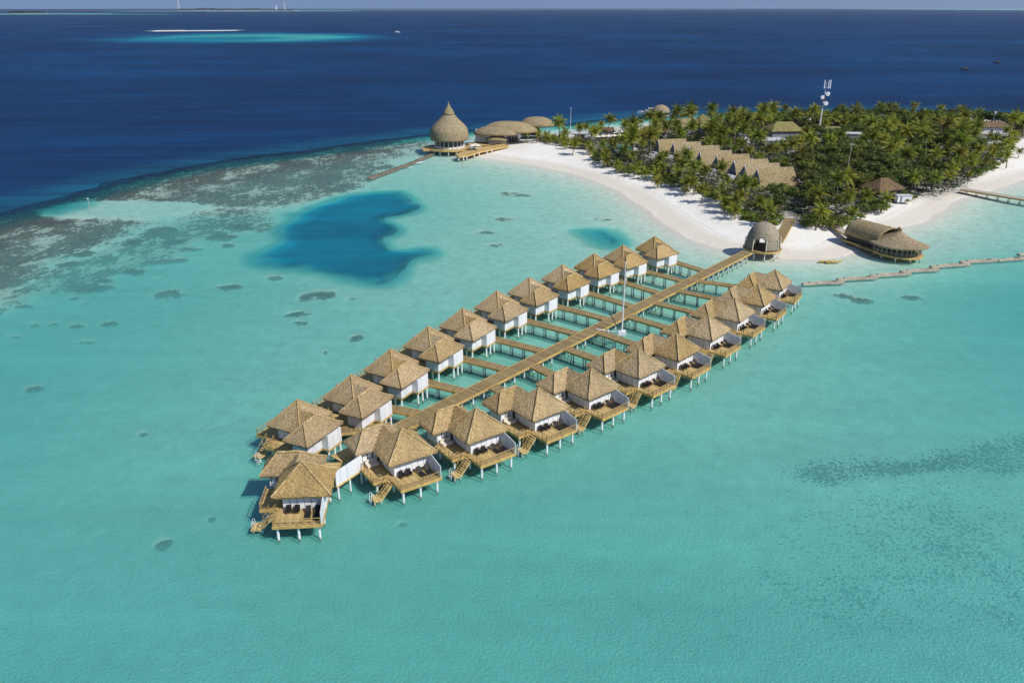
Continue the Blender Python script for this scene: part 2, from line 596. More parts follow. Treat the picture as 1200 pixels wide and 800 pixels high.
def fields(X, Y):
    wob = (fbm(X, Y, 14, 3) - 0.5)
    ds = sdist(shore_w, X, Y) + wob * 3
    do = -sdist(ocean_w, X, Y)                     # positive in the deep sea
    dsx = np.maximum(ds, 0)
    depth = 1.35 * (1 - np.exp(-dsx / 20.0)) + 0.2 * smooth(30, 120, dsx)
    big = fbm(X, Y, 60, 21) - 0.5
    depth = depth * (1 + 0.35 * big)
    near = np.hypot(X, Y)
    depth += (0.85 * smooth(120, 60, near) + 0.75 * smooth(35, 110, np.abs(X - 5)) * smooth(330, 150, near)) * smooth(10, 60, dsx)  # partly deeper water, partly lens darkening put into the depth tint
    depth += 0.9 * np.exp(-(((X - 135) / 60) ** 2 + ((Y - 165) / 28) ** 2))
    dh = sdist(hole_w, X, Y) + (fbm(X, Y, 16, 33, 3) - 0.5) * 12
    depth = np.maximum(depth, 0) + (5.0 + 2.5 * fbm(X, Y, 20, 37)) * smooth(5, -7, dh)
    dp = sdist(pool_w, X, Y) + (fbm(X, Y, 7, 35) - 0.5) * 5
    depth += 5.0 * smooth(4, -7, dp)
    dfl = sdist(flat_w, X, Y)
    flat = smooth(10, -10, dfl + (fbm(X, Y, 18, 40) - 0.5) * 18)
    depth = depth * (1 - flat) + flat * np.minimum(depth, 1.05)
    dw = do + (fbm(X, Y, 16, 50) - 0.5) * 12
    depth = depth + smooth(-10, 12, dw) * 5 + smooth(4, 24, dw) * 18 + smooth(10, 60, do) * 28
    # far bank and reef line
    def ell(cx, cy, ax, ay, rot=0):
        c, s = math.cos(rot), math.sin(rot)
        x = (X - cx) * c + (Y - cy) * s
        y = -(X - cx) * s + (Y - cy) * c
        return np.hypot(x / ax, y / ay)
    x0, y0 = P(105, 45)
    x1, y1 = P(490, 39)
    e1 = ell(-560, 1820, 470, 560)
    e1 += (fbm(X, Y, 250, 60) - 0.5) * 0.35
    t1 = smooth(1.12, 0.35, e1)
    lag = smooth(1.0, 0.5, ell(-600, 1730, 150, 170) + (fbm(X, Y, 120, 61) - 0.5) * 0.5)
    depth = depth * (1 - t1) + t1 * (3.2 + 1.8 * fbm(X, Y, 90, 62) + 3.0 * lag)
    bx0, by0 = P(192, 36.4)
    bx1, by1 = P(262, 36.0)
    tt = np.clip((X - bx0) / (bx1 - bx0), 0, 1)
    bd = np.hypot(X - (bx0 + tt * (bx1 - bx0)), (Y - (by0 + tt * (by1 - by0))) / 1.7)
    sbk = smooth(62, 18, bd + (fbm(X, Y, 60, 63) - 0.5) * 40)
    depth = depth * (1 - sbk) - 0.6 * sbk
    # long turquoise reef on the horizon, and shallows round the far isles
    for (pa, pb, wd, dd) in (((330, 12.2), (560, 12.0), 1500, 1.4), ((560, 12.0), (830, 11.9), 1100, 2.2), ((195, 13.3), (360, 13.2), 1300, 1.2), ((-20, 16.8), (60, 16.6), 900, 1.5), ((130, 17.0), (175, 17.0), 420, 2.5)):
        ax, ay = P(*pa)
        bx, by = P(*pb)
        tt = np.clip(((X - ax) * (bx - ax) + (Y - ay) * (by - ay)) / ((bx - ax) ** 2 + (by - ay) ** 2), 0, 1)
        dd_ = np.hypot(X - ax - tt * (bx - ax), Y - ay - tt * (by - ay))
        k = smooth(wd, wd * 0.5, dd_)
        depth = depth * (1 - k) + dd * k
    # land
    land = np.minimum(1.7, 0.035 * np.maximum(-ds, 0) + 0.0016 * np.maximum(-ds, 0) ** 2)
    h = np.where(ds < 0, land, -np.maximum(depth, 0.0))
    # the bank keeps its own height
    h = np.where((sbk > 0.3) & (ds > 0), np.maximum(h, 0.6 * sbk - 0.2), h)
    # reef cover
    dc = sdist(chan_w, X, Y, False)
    coral = smooth(14, -12, dfl) * (1 - smooth(16, 5, dc) * 0.9) * (1 - smooth(15, 45, do))
    right_fade = smooth(P(520, 178)[0], P(380, 215)[0], X)
    coral = coral * (0.44 + 0.20 * right_fade + 0.16 * (vnoise(X, Y, 10, 77) - 0.5))
    dpt = sdist(patch_w, X, Y)
    coral = np.maximum(coral, 0.55 * smooth(8, -6, dpt))
    for (bx, by, rx, ry) in BLOBS:
        cx, cy = P(bx, by)
        ax = abs(P(bx + rx, by)[0] - cx)
        ay = abs(P(bx, by + ry)[1] - P(bx, by - ry)[1]) / 2
        r = np.hypot((X - cx) / ax, (Y - cy) / ay)
        coral = np.maximum(coral, (0.6 if (bx > 500 and by < 300) else 0.92 if ry > 4 else 0.80) * smooth(1.65, 0.0, r + 1.5 * (fbm(X, Y, 6.0, 78, 3) - 0.5)))
    dg = sdist(grass_w, X, Y, False)
    wide = 1.2 + 3.5 * vnoise(X, Y, 12, 71)
    grass = 0.70 * np.exp(-(dg / (wide * 1.5)) ** 2) * smooth(P(850, 556)[0], P(980, 552)[0], X)
    gx, gy = P(1120, 640)
    grass = np.maximum(grass, 0.51 * np.exp(-(((X - gx) / 30) ** 2 + ((Y - gy) / 24) ** 2)))
    gx, gy = P(980, 690)
    grass = np.maximum(grass, 0.46 * np.exp(-(((X - gx) / 18) ** 2 + ((Y - gy) / 14) ** 2)))
    patchy = np.clip((coral - 0.3) / 0.3, 0, 1)
    h = np.where((h < 0) & (do < -3), h * (1 - 0.30 * patchy) * (1 - 0.05 * np.clip(grass / 0.6, 0, 1)), h)
    return h, coral, grass, ds, do


def polar_sheet():
    f = np.radians(np.concatenate([np.arange(-180, -48, 6.0), np.arange(-48, -38, 0.5), np.arange(-38, 38.01, 0.13), np.arange(38.5, 48, 0.5), np.arange(48, 180, 6.0)]))
    r = [4.0]
    while r[-1] < 45:
        r.append(r[-1] * 1.2)
    while r[-1] < 520:
        r.append(r[-1] * 1.0062)
    while r[-1] < 4000:
        r.append(r[-1] * 1.022)
    while r[-1] < 26000:
        r.append(r[-1] * 1.035)
    r = np.array(r)
    A, Rr = np.meshgrid(f, r)
    X = (Rr * np.sin(A)).ravel()
    Y = (Rr * np.cos(A)).ravel()
    na, nr = len(f), len(r)
    i = np.arange(nr - 1)[:, None]
    j = np.arange(na)[None, :]
    j2 = (j + 1) % na
    q = np.stack([i * na + j, i * na + j2, (i + 1) * na + j2, (i + 1) * na + j], -1).reshape(-1, 4)
    q = q[:, ::-1]
    cen = np.arange(na)[::-1]
    return X, Y, q, na


def sheet(name, X, Y, Z, quads, mat, attrs):
    me = bpy.data.meshes.new(name)
    n = len(X)
    me.vertices.add(n)
    co = np.stack([X, Y, Z], -1).astype(np.float32).ravel()
    me.vertices.foreach_set('co', co)
    me.loops.add(quads.size)
    me.loops.foreach_set('vertex_index', quads.astype(np.int32).ravel())
    me.polygons.add(len(quads))
    me.polygons.foreach_set('loop_start', (np.arange(len(quads)) * 4).astype(np.int32))
    me.polygons.foreach_set('use_smooth', np.ones(len(quads), bool))
    me.update(calc_edges=True)
    for an, arr in attrs.items():
        a = me.attributes.new(an, 'FLOAT', 'POINT')
        a.data.foreach_set('value', arr.astype(np.float32))
    me.materials.append(mat)
    me.validate()
    o = bpy.data.objects.new(name, me)
    COL.objects.link(o)
    o['kind'] = 'structure'
    return o


def attr(nt, name):
    a = nt.nodes.new('ShaderNodeAttribute')
    a.attribute_name = name
    return a.outputs['Fac']


GX, GY, GQ, NA = polar_sheet()
GH, GC, GG, GDS, GDO = fields(GX, GY)

# sand and reef
m, nt, b = newmat('sand_and_reef')
geo = nt.nodes.new('ShaderNodeNewGeometry')
pos = geo.outputs['Position']
sp = nt.nodes.new('ShaderNodeSeparateXYZ')
nt.links.new(pos, sp.inputs[0])
n_big = noise(nt, pos, 0.045, 4, 0.6)
n_mid = noise(nt, pos, 0.35, 4, 0.6)
n_fine = noise(nt, pos, 2.6, 3, 0.65)
sandcol = ramp(nt, n_big, [(0.3, (0.74, 0.705, 0.63)), (0.7, (0.85, 0.825, 0.76))])
sandcol = mixc(nt, mapr(nt, n_fine, 0.35, 0.75, 0, 0.16), sandcol, (0.55, 0.48, 0.38))
zz = math_(nt, 'MULTIPLY_ADD', n_mid, 0.12, sp.outputs[2])
wet = mapr(nt, zz, 0.30, 0.62, 1.0, 0.0, True)
under = mapr(nt, zz, -0.25, 0.05, 1.0, 0.0, True)
sandcol = mixc(nt, math_(nt, 'MULTIPLY', wet, 0.6), sandcol, (0.57, 0.50, 0.385))
sandcol = mixc(nt, under, sandcol, ramp(nt, math_(nt, 'ADD', math_(nt, 'MULTIPLY', n_mid, 0.5), math_(nt, 'MULTIPLY', n_fine, 0.5)), [(0.36, (0.58, 0.54, 0.43)), (0.62, (0.82, 0.78, 0.65))]))  # sand mottling that also paints in the rippling light under water
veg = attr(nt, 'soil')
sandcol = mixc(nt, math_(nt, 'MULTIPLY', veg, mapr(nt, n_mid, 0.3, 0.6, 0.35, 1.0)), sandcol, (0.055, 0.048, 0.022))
wr = math_(nt, 'MULTIPLY', mapr(nt, math_(nt, 'ABSOLUTE', math_(nt, 'SUBTRACT', zz, 0.56)), 0.0, 0.055, 1, 0), mapr(nt, n_fine, 0.50, 0.62, 0, 0.55))
sandcol = mixc(nt, wr, sandcol, (0.20, 0.15, 0.08))
tread = mapr(nt, noise(nt, pos, 0.9, 4, 0.7), 0.40, 0.62, 0.0, 0.22)
sandcol = mixc(nt, math_(nt, 'MULTIPLY', tread, mapr(nt, zz, 0.6, 1.0)), sandcol, (0.52, 0.46, 0.37))
swash = math_(nt, 'MULTIPLY', mapr(nt, math_(nt, 'ABSOLUTE', math_(nt, 'SUBTRACT', zz, 0.085)), 0.0, 0.028, 1, 0), mapr(nt, n_big, 0.50, 0.66, 0.0, 0.35))
sandcol = mixc(nt, swash, sandcol, (0.86, 0.88, 0.88))
# coral heads
co = attr(nt, 'coral')
mp = nt.nodes.new('ShaderNodeMapping')
mp.inputs['Rotation'].default_value = (0, 0, R(-32))
mp.inputs['Scale'].default_value = (1.0, 0.62, 1.0)
nt.links.new(pos, mp.inputs['Vector'])
c1 = noise(nt, mp.outputs[0], 0.055, 3, 0.55)
c2 = noise(nt, mp.outputs[0], 0.28, 5, 0.65)
c3 = noise(nt, mp.outputs[0], 1.1, 3, 0.65)
cs = math_(nt, 'ADD', math_(nt, 'MULTIPLY', c1, 0.24), math_(nt, 'ADD', math_(nt, 'MULTIPLY', c2, 0.38), math_(nt, 'MULTIPLY', c3, 0.38)))
thr = math_(nt, 'SUBTRACT', math_(nt, 'MULTIPLY_ADD', co, 0.42, cs), 0.70)
sandcol = mixc(nt, mapr(nt, co, 0.42, 0.65, 0.0, 0.6), sandcol, ramp(nt, c3, [(0.35, (0.19, 0.15, 0.09)), (0.65, (0.46, 0.40, 0.27))]))
cmask = mapr(nt, thr, 0.0, 0.06, 0, 1, True)
c4 = noise(nt, mp.outputs[0], 2.6, 3, 0.7)
cmix = math_(nt, 'ADD', math_(nt, 'MULTIPLY', c2, 0.35), math_(nt, 'ADD', math_(nt, 'MULTIPLY', c3, 0.4), math_(nt, 'MULTIPLY', c4, 0.25)))
ccol = ramp(nt, cmix, [(0.38, (0.016, 0.012, 0.008)), (0.5, (0.085, 0.056, 0.030)), (0.60, (0.21, 0.155, 0.09)), (0.68, (0.42, 0.37, 0.27))])
col = mixc(nt, math_(nt, 'MULTIPLY', cmask, 0.93), sandcol, ccol)
# seagrass tufts
gr = attr(nt, 'grass')
g1 = noise(nt, pos, 1.9, 3, 0.65, 0.0)
g2 = noise(nt, pos, 0.17, 3, 0.6)
gs = math_(nt, 'ADD', math_(nt, 'MULTIPLY', g1, 0.76), math_(nt, 'MULTIPLY', g2, 0.24))
gm = mapr(nt, math_(nt, 'SUBTRACT', math_(nt, 'MULTIPLY_ADD', gr, 0.42, gs), 0.71), 0.0, 0.06, 0, 1, True)
col = mixc(nt, math_(nt, 'MULTIPLY', gm, 0.85), col, (0.02, 0.028, 0.012))
nt.links.new(col, b.inputs['Base Color'])
b.inputs['Roughness'].default_value = 0.95
b.inputs['Specular IOR Level'].default_value = 0.1
hb = math_(nt, 'ADD', math_(nt, 'MULTIPLY', n_mid, 0.5), math_(nt, 'MULTIPLY', n_fine, 0.2))
bump(nt, b, hb, 0.8, 0.6)
M['sand'] = m

VEG_PX = [(608, 163.5), (625, 166), (640, 168), (668, 172), (690, 180), (720, 196), (745, 203), (768, 206), (800, 220), (828, 229), (855, 240), (880, 256), (905, 263), (945, 264), (985, 264),
          (1012, 254), (1022, 244), (1060, 235), (1088, 230), (1120, 224), (1148, 206), (1164, 190), (1170, 176), (1178, 166), (1215, 164), (1300, 160), (1420, 160), (1250, 151), (1150, 143.5), (1050, 140),
          (960, 141), (880, 144), (800, 148), (745, 154), (700, 159), (660, 162)]
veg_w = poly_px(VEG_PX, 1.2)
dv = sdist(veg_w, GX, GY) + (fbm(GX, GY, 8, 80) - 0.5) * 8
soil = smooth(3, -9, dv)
bed = sheet('sea_bed_and_beach', GX, GY, np.maximum(GH, -0.6), GQ, M['sand'], {'coral': GC, 'grass': GG, 'soil': soil})

# water: tint by depth over the bed, scattered light where it is deep
depth = np.maximum(-GH, 0.0)
m, nt, b = newmat('sea_water')
out = nt.nodes['Material Output']
geo = nt.nodes.new('ShaderNodeNewGeometry')
pos = geo.outputs['Position']
d = attr(nt, 'depth')


def expn(k):
    return math_(nt, 'EXPONENT', math_(nt, 'MULTIPLY', d, -k))


cmb = nt.nodes.new('ShaderNodeCombineColor')
nt.links.new(expn(0.34), cmb.inputs[0])
nt.links.new(expn(0.075), cmb.inputs[1])
nt.links.new(expn(0.085), cmb.inputs[2])
tr = nt.nodes.new('ShaderNodeBsdfTransparent')
nt.links.new(cmb.outputs[0], tr.inputs['Color'])
df = nt.nodes.new('ShaderNodeBsdfDiffuse')
deepc = ramp(nt, mapr(nt, d, 0, 40), [(0.0, (0.21, 0.63, 0.55)), (0.035, (0.15, 0.585, 0.505)), (0.07, (0.075, 0.44, 0.39)), (0.16, (0.0, 0.23, 0.31)), (0.26, (0.0, 0.12, 0.21)), (0.55, (0.0, 0.034, 0.105)), (1.0, (0.0, 0.026, 0.090))])
mps = nt.nodes.new('ShaderNodeMapping')
mps.inputs['Rotation'].default_value = (0, 0, R(6))
mps.inputs['Scale'].default_value = (0.16, 1.0, 1.0)
nt.links.new(pos, mps.inputs['Vector'])
nw = math_(nt, 'ADD', math_(nt, 'MULTIPLY', noise(nt, pos, 0.003, 3, 0.6), 0.4), math_(nt, 'ADD', math_(nt, 'MULTIPLY', noise(nt, mps.outputs[0], 0.085, 4, 0.7), 0.38), math_(nt, 'MULTIPLY', noise(nt, mps.outputs[0], 0.010, 3, 0.6), 0.22)))
deepc = mixc(nt, math_(nt, 'MULTIPLY', attr(nt, 'crest'), 0.85), deepc, (0.004, 0.075, 0.135))
mixn = math_(nt, 'MULTIPLY_ADD', math_(nt, 'SUBTRACT', nw, 0.5), mapr(nt, d, 3, 14, 0.25, 1.0), 0.5)
nt.links.new(mixc(nt, 1.0, deepc, ramp(nt, mixn, [(0.41, (0.50, 0.50, 0.56)), (0.5, (1.0, 1.0, 1.0)), (0.59, (1.65, 1.65, 1.5))]), 'MULTIPLY'), df.inputs['Color'])  # light and dark of the swell put into the water colour as streaks
wsc = math_(nt, 'SUBTRACT', 1.0, math_(nt, 'EXPONENT', math_(nt, 'MULTIPLY', math_(nt, 'ADD', math_(nt, 'MULTIPLY', d, 0.22), mapr(nt, d, 0.9, 2.2, 0, 0.30, True)), -1.0)), clamp=True)
crest = attr(nt, 'crest')
wsc = math_(nt, 'MULTIPLY', wsc, math_(nt, 'SUBTRACT', 1.0, math_(nt, 'MULTIPLY', crest, mapr(nt, d, 3, 14, 0.7, 0.0))))
body = nt.nodes.new('ShaderNodeMixShader')
nt.links.new(wsc, body.inputs[0])
nt.links.new(tr.outputs[0], body.inputs[1])
nt.links.new(df.outputs[0], body.inputs[2])
gl = nt.nodes.new('ShaderNodeBsdfGlossy')
gl.inputs['Roughness'].default_value = 0.16
gl.inputs['Color'].default_value = (1, 1, 1, 1)
mp = nt.nodes.new('ShaderNodeMapping')
mp.inputs['Rotation'].default_value = (0, 0, R(8))
mp.inputs['Scale'].default_value = (0.35, 1.0, 1.0)
nt.links.new(pos, mp.inputs['Vector'])
w1 = noise(nt, pos, 2.8, 3, 0.7)
w2 = noise(nt, mp.outputs[0], 0.11, 4, 0.6)
w3 = noise(nt, mp.outputs[0], 0.022, 3, 0.55)
open_ = mapr(nt, d, 4, 15, 0, 1)
hgt = math_(nt, 'ADD', math_(nt, 'MULTIPLY', w1, 0.24), math_(nt, 'MULTIPLY', open_, math_(nt, 'ADD', math_(nt, 'MULTIPLY', w2, 3.2), math_(nt, 'MULTIPLY', w3, 9.0))))
bp = nt.nodes.new('ShaderNodeBump')
bp.inputs['Strength'].default_value = 1.0
bp.inputs['Distance'].default_value = 1.0
nt.links.new(hgt, bp.inputs['Height'])
nt.links.new(bp.outputs[0], gl.inputs['Normal'])
nt.links.new(bp.outputs[0], df.inputs['Normal'])
fr = nt.nodes.new('ShaderNodeFresnel')
fr.inputs['IOR'].default_value = 1.33
nt.links.new(bp.outputs[0], fr.inputs['Normal'])
top = nt.nodes.new('ShaderNodeMixShader')
nt.links.new(math_(nt, 'MINIMUM', math_(nt, 'MULTIPLY', fr.outputs[0], 0.6), 0.15), top.inputs[0])
nt.links.new(body.outputs[0], top.inputs[1])
nt.links.new(gl.outputs[0], top.inputs[2])
nt.links.new(top.outputs[0], out.inputs['Surface'])
nt.nodes.remove(b)
M['water'] = m
WQ = GQ[(GH[GQ] < 0.35).any(axis=1)]
water = sheet('water', GX, GY, np.zeros_like(GX), WQ, M['water'], {'depth': depth, 'crest': smooth(-40, -8, GDO) * smooth(45, 20, GDO) * np.clip(GC * 3 + smooth(-4, 4, GDO), 0, 1)})

# ------------------------------------------------------------------ overwater villas
def slope(mb, a, b, c, d, cell=0.28, jit=0.045, th=0.30):
    """one thatched roof slope; a-b eave, d-c ridge (c == d for a triangle); shaggy surface, thick eave"""
    a, b, c, d = map(Vector, (a, b, c, d))
    nu = max(2, int((b - a).length / cell))
    nv = max(2, int(((c + d) / 2 - (a + b) / 2).length / cell))
    nrm = (b - a).cross(d - a).normalized()
    if nrm.z < 0:
        nrm = -nrm
    base = len(mb.v)
    for j in range(nv + 1):
        t = j / nv
        l = a.lerp(d, t)
        r = b.lerp(c, t)
        for i in range(nu + 1):
            p = l.lerp(r, i / nu)
            k = (hash3(p.x, p.y, p.z) - 0.5) * 2 * jit
            sag = -0.05 * math.sin(math.pi * t)
            if j == 0:
                k -= 0.10 + 0.05 * hash3(p.y, p.x, 1)
            q = p + nrm * sag + Vector((0, 0, k))
            mb.v.append(tuple(q))
    for j in range(nv):
        for i in range(nu):
            v0 = base + j * (nu + 1) + i
            mb.f.append((v0, v0 + 1, v0 + nu + 2, v0 + nu + 1))
    # thick eave edge
    o = len(mb.v)
    inw = (d - a).lerp(c - b, 0.5)
    inw = Vector((inw.x, inw.y, 0)).normalized()
    for i in range(nu + 1):
        p = Vector(mb.v[base + i])
        mb.v.append(tuple(p + Vector((0, 0, -th - 0.06 * hash3(p.x, p.y, 3))) + inw * 0.12))
    for i in range(nu):
        mb.f.append((base + i, o + i, o + i + 1, base + i + 1))


def hip_roof(x0, x1, y0, y1, z0, zr, ridge=None, th=0.30, cell=0.28, jit=0.045):
    """hip roof over a rectangle; ridge = (xa, xb) at mid depth, or a point when xa == xb"""
    mb = MB()
    ym = (y0 + y1) / 2
    if ridge is None:
        hw = (y1 - y0) / 2
        ridge = (x0 + hw, x1 - hw)
    ra, rb = (ridge[0], ym, zr), (ridge[1], ym, zr)
    A, B, C, D = (x0, y0, z0), (x1, y0, z0), (x1, y1, z0), (x0, y1, z0)
    slope(mb, A, B, rb, ra, cell, jit, th)
    slope(mb, B, C, rb, rb, cell, jit, th)
    slope(mb, C, D, ra, rb, cell, jit, th)
    slope(mb, D, A, ra, ra, cell, jit, th)
    # soffit
    q = 0.1
    mb.add([(x0 + q, y0 + q, z0 - th + 0.04), (x1 - q, y0 + q, z0 - th + 0.04), (x1 - q, y1 - q, z0 - th + 0.04), (x0 + q, y1 - q, z0 - th + 0.04)], [(0, 3, 2, 1)])
    return mb


def hip_rolls(x0, x1, y0, y1, z0, zr, ridge, skip=()):
    mb = MB()
    ym = (y0 + y1) / 2
    ra, rb = (ridge[0], ym, zr), (ridge[1], ym, zr)
    A, B, C, D = (x0, y0, z0), (x1, y0, z0), (x1, y1, z0), (x0, y1, z0)
    # ridge and hip rolls of bundled thatch
    def roll(p, q_, r=0.13):
        p = Vector(p)
        q_ = Vector(q_)
        n = max(3, int((q_ - p).length / 0.6))
        pts = []
        for i in range(n + 1):
            s = p.lerp(q_, i / n)
            s = s + Vector((0, 0, 0.05 + 0.06 * (hash3(s.x, s.y, 5) - 0.5) - 0.05 * math.sin(math.pi * i / n)))
            pts.append(s)
        mb.tube(pts, r, 6)
    if ridge[1] - ridge[0] > 0.3:
        roll(ra, rb, 0.17)
    for n_, (c_, r_) in enumerate(((A, ra), (B, rb), (C, rb), (D, ra))):
        if n_ not in skip:
            roll(c_, r_, 0.115)
    return mb


DECK_Z = 2.4
EAVE = 4.85


def make_villa(sgn, thatch):
    """sgn -1: the row that stands to the right of the walkway, +1: its mirror image.
    u runs along the row towards the island, v away from the walkway."""
    root = empty('overwater_villa')

    def T(mb):
        mb.v = [(p[0], sgn * p[1], p[2]) for p in mb.v]
        return mb

    def part(mb, name, mat, parent=root, **kw):
        o = T(mb).build(name, mat, parent, **kw)
        return o

    F = (2.75, 10.0, -1.15, 4.9, EAVE, EAVE + 3.15, (6.3, 6.3))
    B = (0.3, 8.3, -4.45, -0.20, EAVE, EAVE + 2.15, (2.4, 5.25))
    sr = part(hip_roof(*F, th=0.24), 'sea_roof', M[thatch])
    part(hip_rolls(*F), 'ridge_roll', M['ridge'], sr)
    rr = part(hip_roof(*B, th=0.24), 'rear_roof', M[thatch])
    part(hip_rolls(*B, skip=(2,)), 'ridge_roll', M['ridge'], rr)
    mb = MB()                                           # low ridge that joins the two roofs
    k_ = (5.25 - 2.75) / 3.55 * 3.15
    slope(mb, (2.80, -2.33, EAVE + 0.03), (2.80, 1.4, EAVE + 0.03), (5.25, 1.4, EAVE + k_), (5.25, -2.33, EAVE + k_), th=0.02)
    slope(mb, (8.2, -2.33, EAVE), (8.2, 0.6, EAVE), (5.25, 0.6, EAVE + k_), (5.25, -2.33, EAVE + k_), th=0.02)
    part(mb, 'roof_link', M[thatch])
    # outer walls
    mb = MB()
    t = 0.14
    zt = EAVE - 0.2
    def wall(u0, u1, v0, v1):
        mb.box(u0, u1, v0, v1, DECK_Z + 0.004, zt)
    wall(1.3, 1.3 + t, -3.55, -0.90)                    # low end of the rear room
    wall(1.3 + t, 4.30, -3.55, -3.55 + t)               # rear wall
    wall(4.30, 4.30 + t, -4.72, -3.55 + t)
    wall(4.30 + t, 7.30, -4.72, -4.72 + t)              # bath court wall
    wall(7.30 - t, 7.30, -4.72 + t, -1.10)
    wall(7.30 - t, 9.10, -1.10, -1.10 + t)
    wall(9.10 - t, 9.10, -1.10 + t, 3.98)
    part(mb, 'wall', M['white'])
    # inner dark rooms behind the glass and curtains
    mb = MB()
    mb.box(3.98, 8.94, -0.6, 3.90, DECK_Z + 0.004, zt - 0.05)
    part(mb, 'glass_wall', M['glass'])
    mb = MB()
    mb.box(1.5, 3.9, -1.9, -1.12, DECK_Z + 0.004, zt - 0.05)
    part(mb, 'window', M['glass'])
    # white sliding shutters, small dark gaps between
    for k in range(6):
        mb = MB()
        u0 = 3.86 + k * 0.89
        mb.box(u0, u0 + 0.83, 3.94, 4.02, DECK_Z + 0.03, zt - 0.12)
        for s in range(5):
            zz_ = DECK_Z + 0.2 + s * 0.45
            mb.box(u0 + 0.06, u0 + 0.77, 4.024, 4.042, zz_, zz_ + 0.33)
        part(mb, 'sliding_door', M['curtain'])
    mb = MB()
    mb.box(3.8, 8.95, 3.94, 4.06, zt - 0.11, zt + 0.0)
    part(mb, 'door_header', M['white'])
    for k in range(4):
        mb = MB()
        v0 = -0.72 + k * 1.16
        mb.box(3.84, 3.92, v0, v0 + 1.08, DECK_Z + 0.03, zt - 0.12)
        mb.box(3.815, 3.838, v0 + 0.1, v0 + 0.78, DECK_Z + 0.5, zt - 0.5)
        part(mb, 'side_shutter', M['curtain'])
    for k in range(3):
        mb = MB()
        u0 = 1.55 + k * 0.76
        mb.box(u0, u0 + 0.58, -1.08, -1.0, DECK_Z + 0.03, zt - 0.12)
        part(mb, 'terrace_door', M['curtain'])
    # decks
    mb = MB()
    mb.box(3.15, 9.12, 3.62, 7.55, DECK_Z - 0.12, DECK_Z)
    part(mb, 'sea_deck', M['deck'])
    mb = MB()
    mb.box(0.90, 3.146, -0.98, 3.90, DECK_Z - 0.12, DECK_Z)
    part(mb, 'side_deck', M['deck_y'])
    mb = MB()
    mb.box(1.25, 9.14, -3.59, 3.61, DECK_Z - 0.30, DECK_Z - 0.125)
    mb.box(4.26, 7.34, -4.76, -3.595, DECK_Z - 0.30, DECK_Z)
    part(mb, 'floor', M['fascia'])
    mb = MB()
    mb.box(3.1, 9.17, 7.553, 7.61, DECK_Z - 0.36, DECK_Z + 0.02)
    mb.box(3.09, 3.147, 3.965, 7.552, DECK_Z - 0.36, DECK_Z + 0.02)
    mb.box(9.122, 9.17, 3.68, 7.552, DECK_Z - 0.36, DECK_Z + 0.02)
    mb.box(0.84, 0.897, -1.0, 3.96, DECK_Z - 0.36, DECK_Z + 0.02)
    mb.box(0.90, 3.088, 3.903, 3.96, DECK_Z - 0.36, DECK_Z + 0.02)
    part(mb, 'deck_edge', M['fascia'])
    # privacy screen with a sloping top
    mb = MB()
    for k in range(12):
        v0 = 4.0 + k * 0.295
        z1 = lambda v: DECK_Z + 2.45 - (v - 3.8) / 3.75 * 0.75
        va, vb = v0, v0 + 0.285
        mb.add([(8.98, va, DECK_Z + 0.003), (9.06, va, DECK_Z + 0.003), (9.06, vb, DECK_Z + 0.003), (8.98, vb, DECK_Z + 0.003),
                (8.98, va, z1(va)), (9.06, va, z1(va)), (9.06, vb, z1(vb)), (8.98, vb, z1(vb))],
               [(0, 3, 2, 1), (4, 5, 6, 7), (0, 1, 5, 4), (1, 2, 6, 5), (2, 3, 7, 6), (3, 0, 4, 7)])
    mb.box(9.00, 9.04, 4.0, 7.54, DECK_Z + 0.01, DECK_Z + 1.6)
    part(mb, 'privacy_screen', M['white'])
    # railings
    def railing(a, b, name='railing'):
        mb = MB()
        a = Vector((*a, DECK_Z))
        b = Vector((*b, DECK_Z))
        n = max(1, round((b - a).length / 0.95))
        for i in range(n + 1):
            p = a.lerp(b, i / n)
            mb.box(p.x - 0.035, p.x + 0.035, p.y - 0.035, p.y + 0.035, DECK_Z + 0.002, DECK_Z + 0.93)
        up = Vector((0, 0, 0.95))
        mb.beam(a + up, b + up, 0.09, 0.05)
        mb.beam(a + up * 0.52, b + up * 0.52, 0.03, 0.03)
        mb.beam(a + up * 0.22, b + up * 0.22, 0.03, 0.03)
        part(mb, name, M['rail'])
    railing((3.22, 7.48), (8.9, 7.48))
    railing((3.22, 5.6), (3.22, 7.40))
    railing((0.96, -0.2), (0.96, 3.84))
    railing((1.04, 3.84), (2.0, 3.84))
    # stair to the bathing platform
    S0 = Vector((3.0, 4.72, DECK_Z))
    S1 = Vector((1.25, 5.0, 0.9))
    mb = MB()
    nst = 7
    for k in range(nst):
        p = S0.lerp(S1, (k + 0.6) / nst)
        mb.box(p.x - 0.17, p.x + 0.17, p.y - 0.60, p.y + 0.60, p.z - 0.05, p.z)
    for s in (-0.64, 0.64):
        o = Vector((0, s, -0.1))
        mb.beam(S0 + o, S1 + o, 0.07, 0.26)
    st = part(mb, 'staircase', M['deck'])
    for s in (-0.66, 0.66):
        mb = MB()
        for k in (0.03, 0.5, 0.97):
            p = S0.lerp(S1, k) + Vector((0, s, 0))
            mb.box(p.x - 0.03, p.x + 0.03, p.y - 0.03, p.y + 0.03, p.z - 0.1, p.z + 0.9)
        mb.beam(S0 + Vector((0, s, 0.9)), S1 + Vector((0, s, 0.9)), 0.08, 0.06)
        part(mb, 'handrail', M['rail'], st)
    mb = MB()
    mb.box(0.05, 1.25, 4.3, 5.75, 0.76, 0.88)
    mb.box(0.0, 1.30, 5.754, 5.81, 0.62, 0.89)
    pf = part(mb, 'bathing_platform', M['deck'])
    mb = MB()
    for s in (4.45, 5.05):
        mb.tube([(-0.15, s, -0.9), (-0.02, s, 1.5), (0.2, s, 1.65), (0.35, s, 0.88)], 0.035, 6)
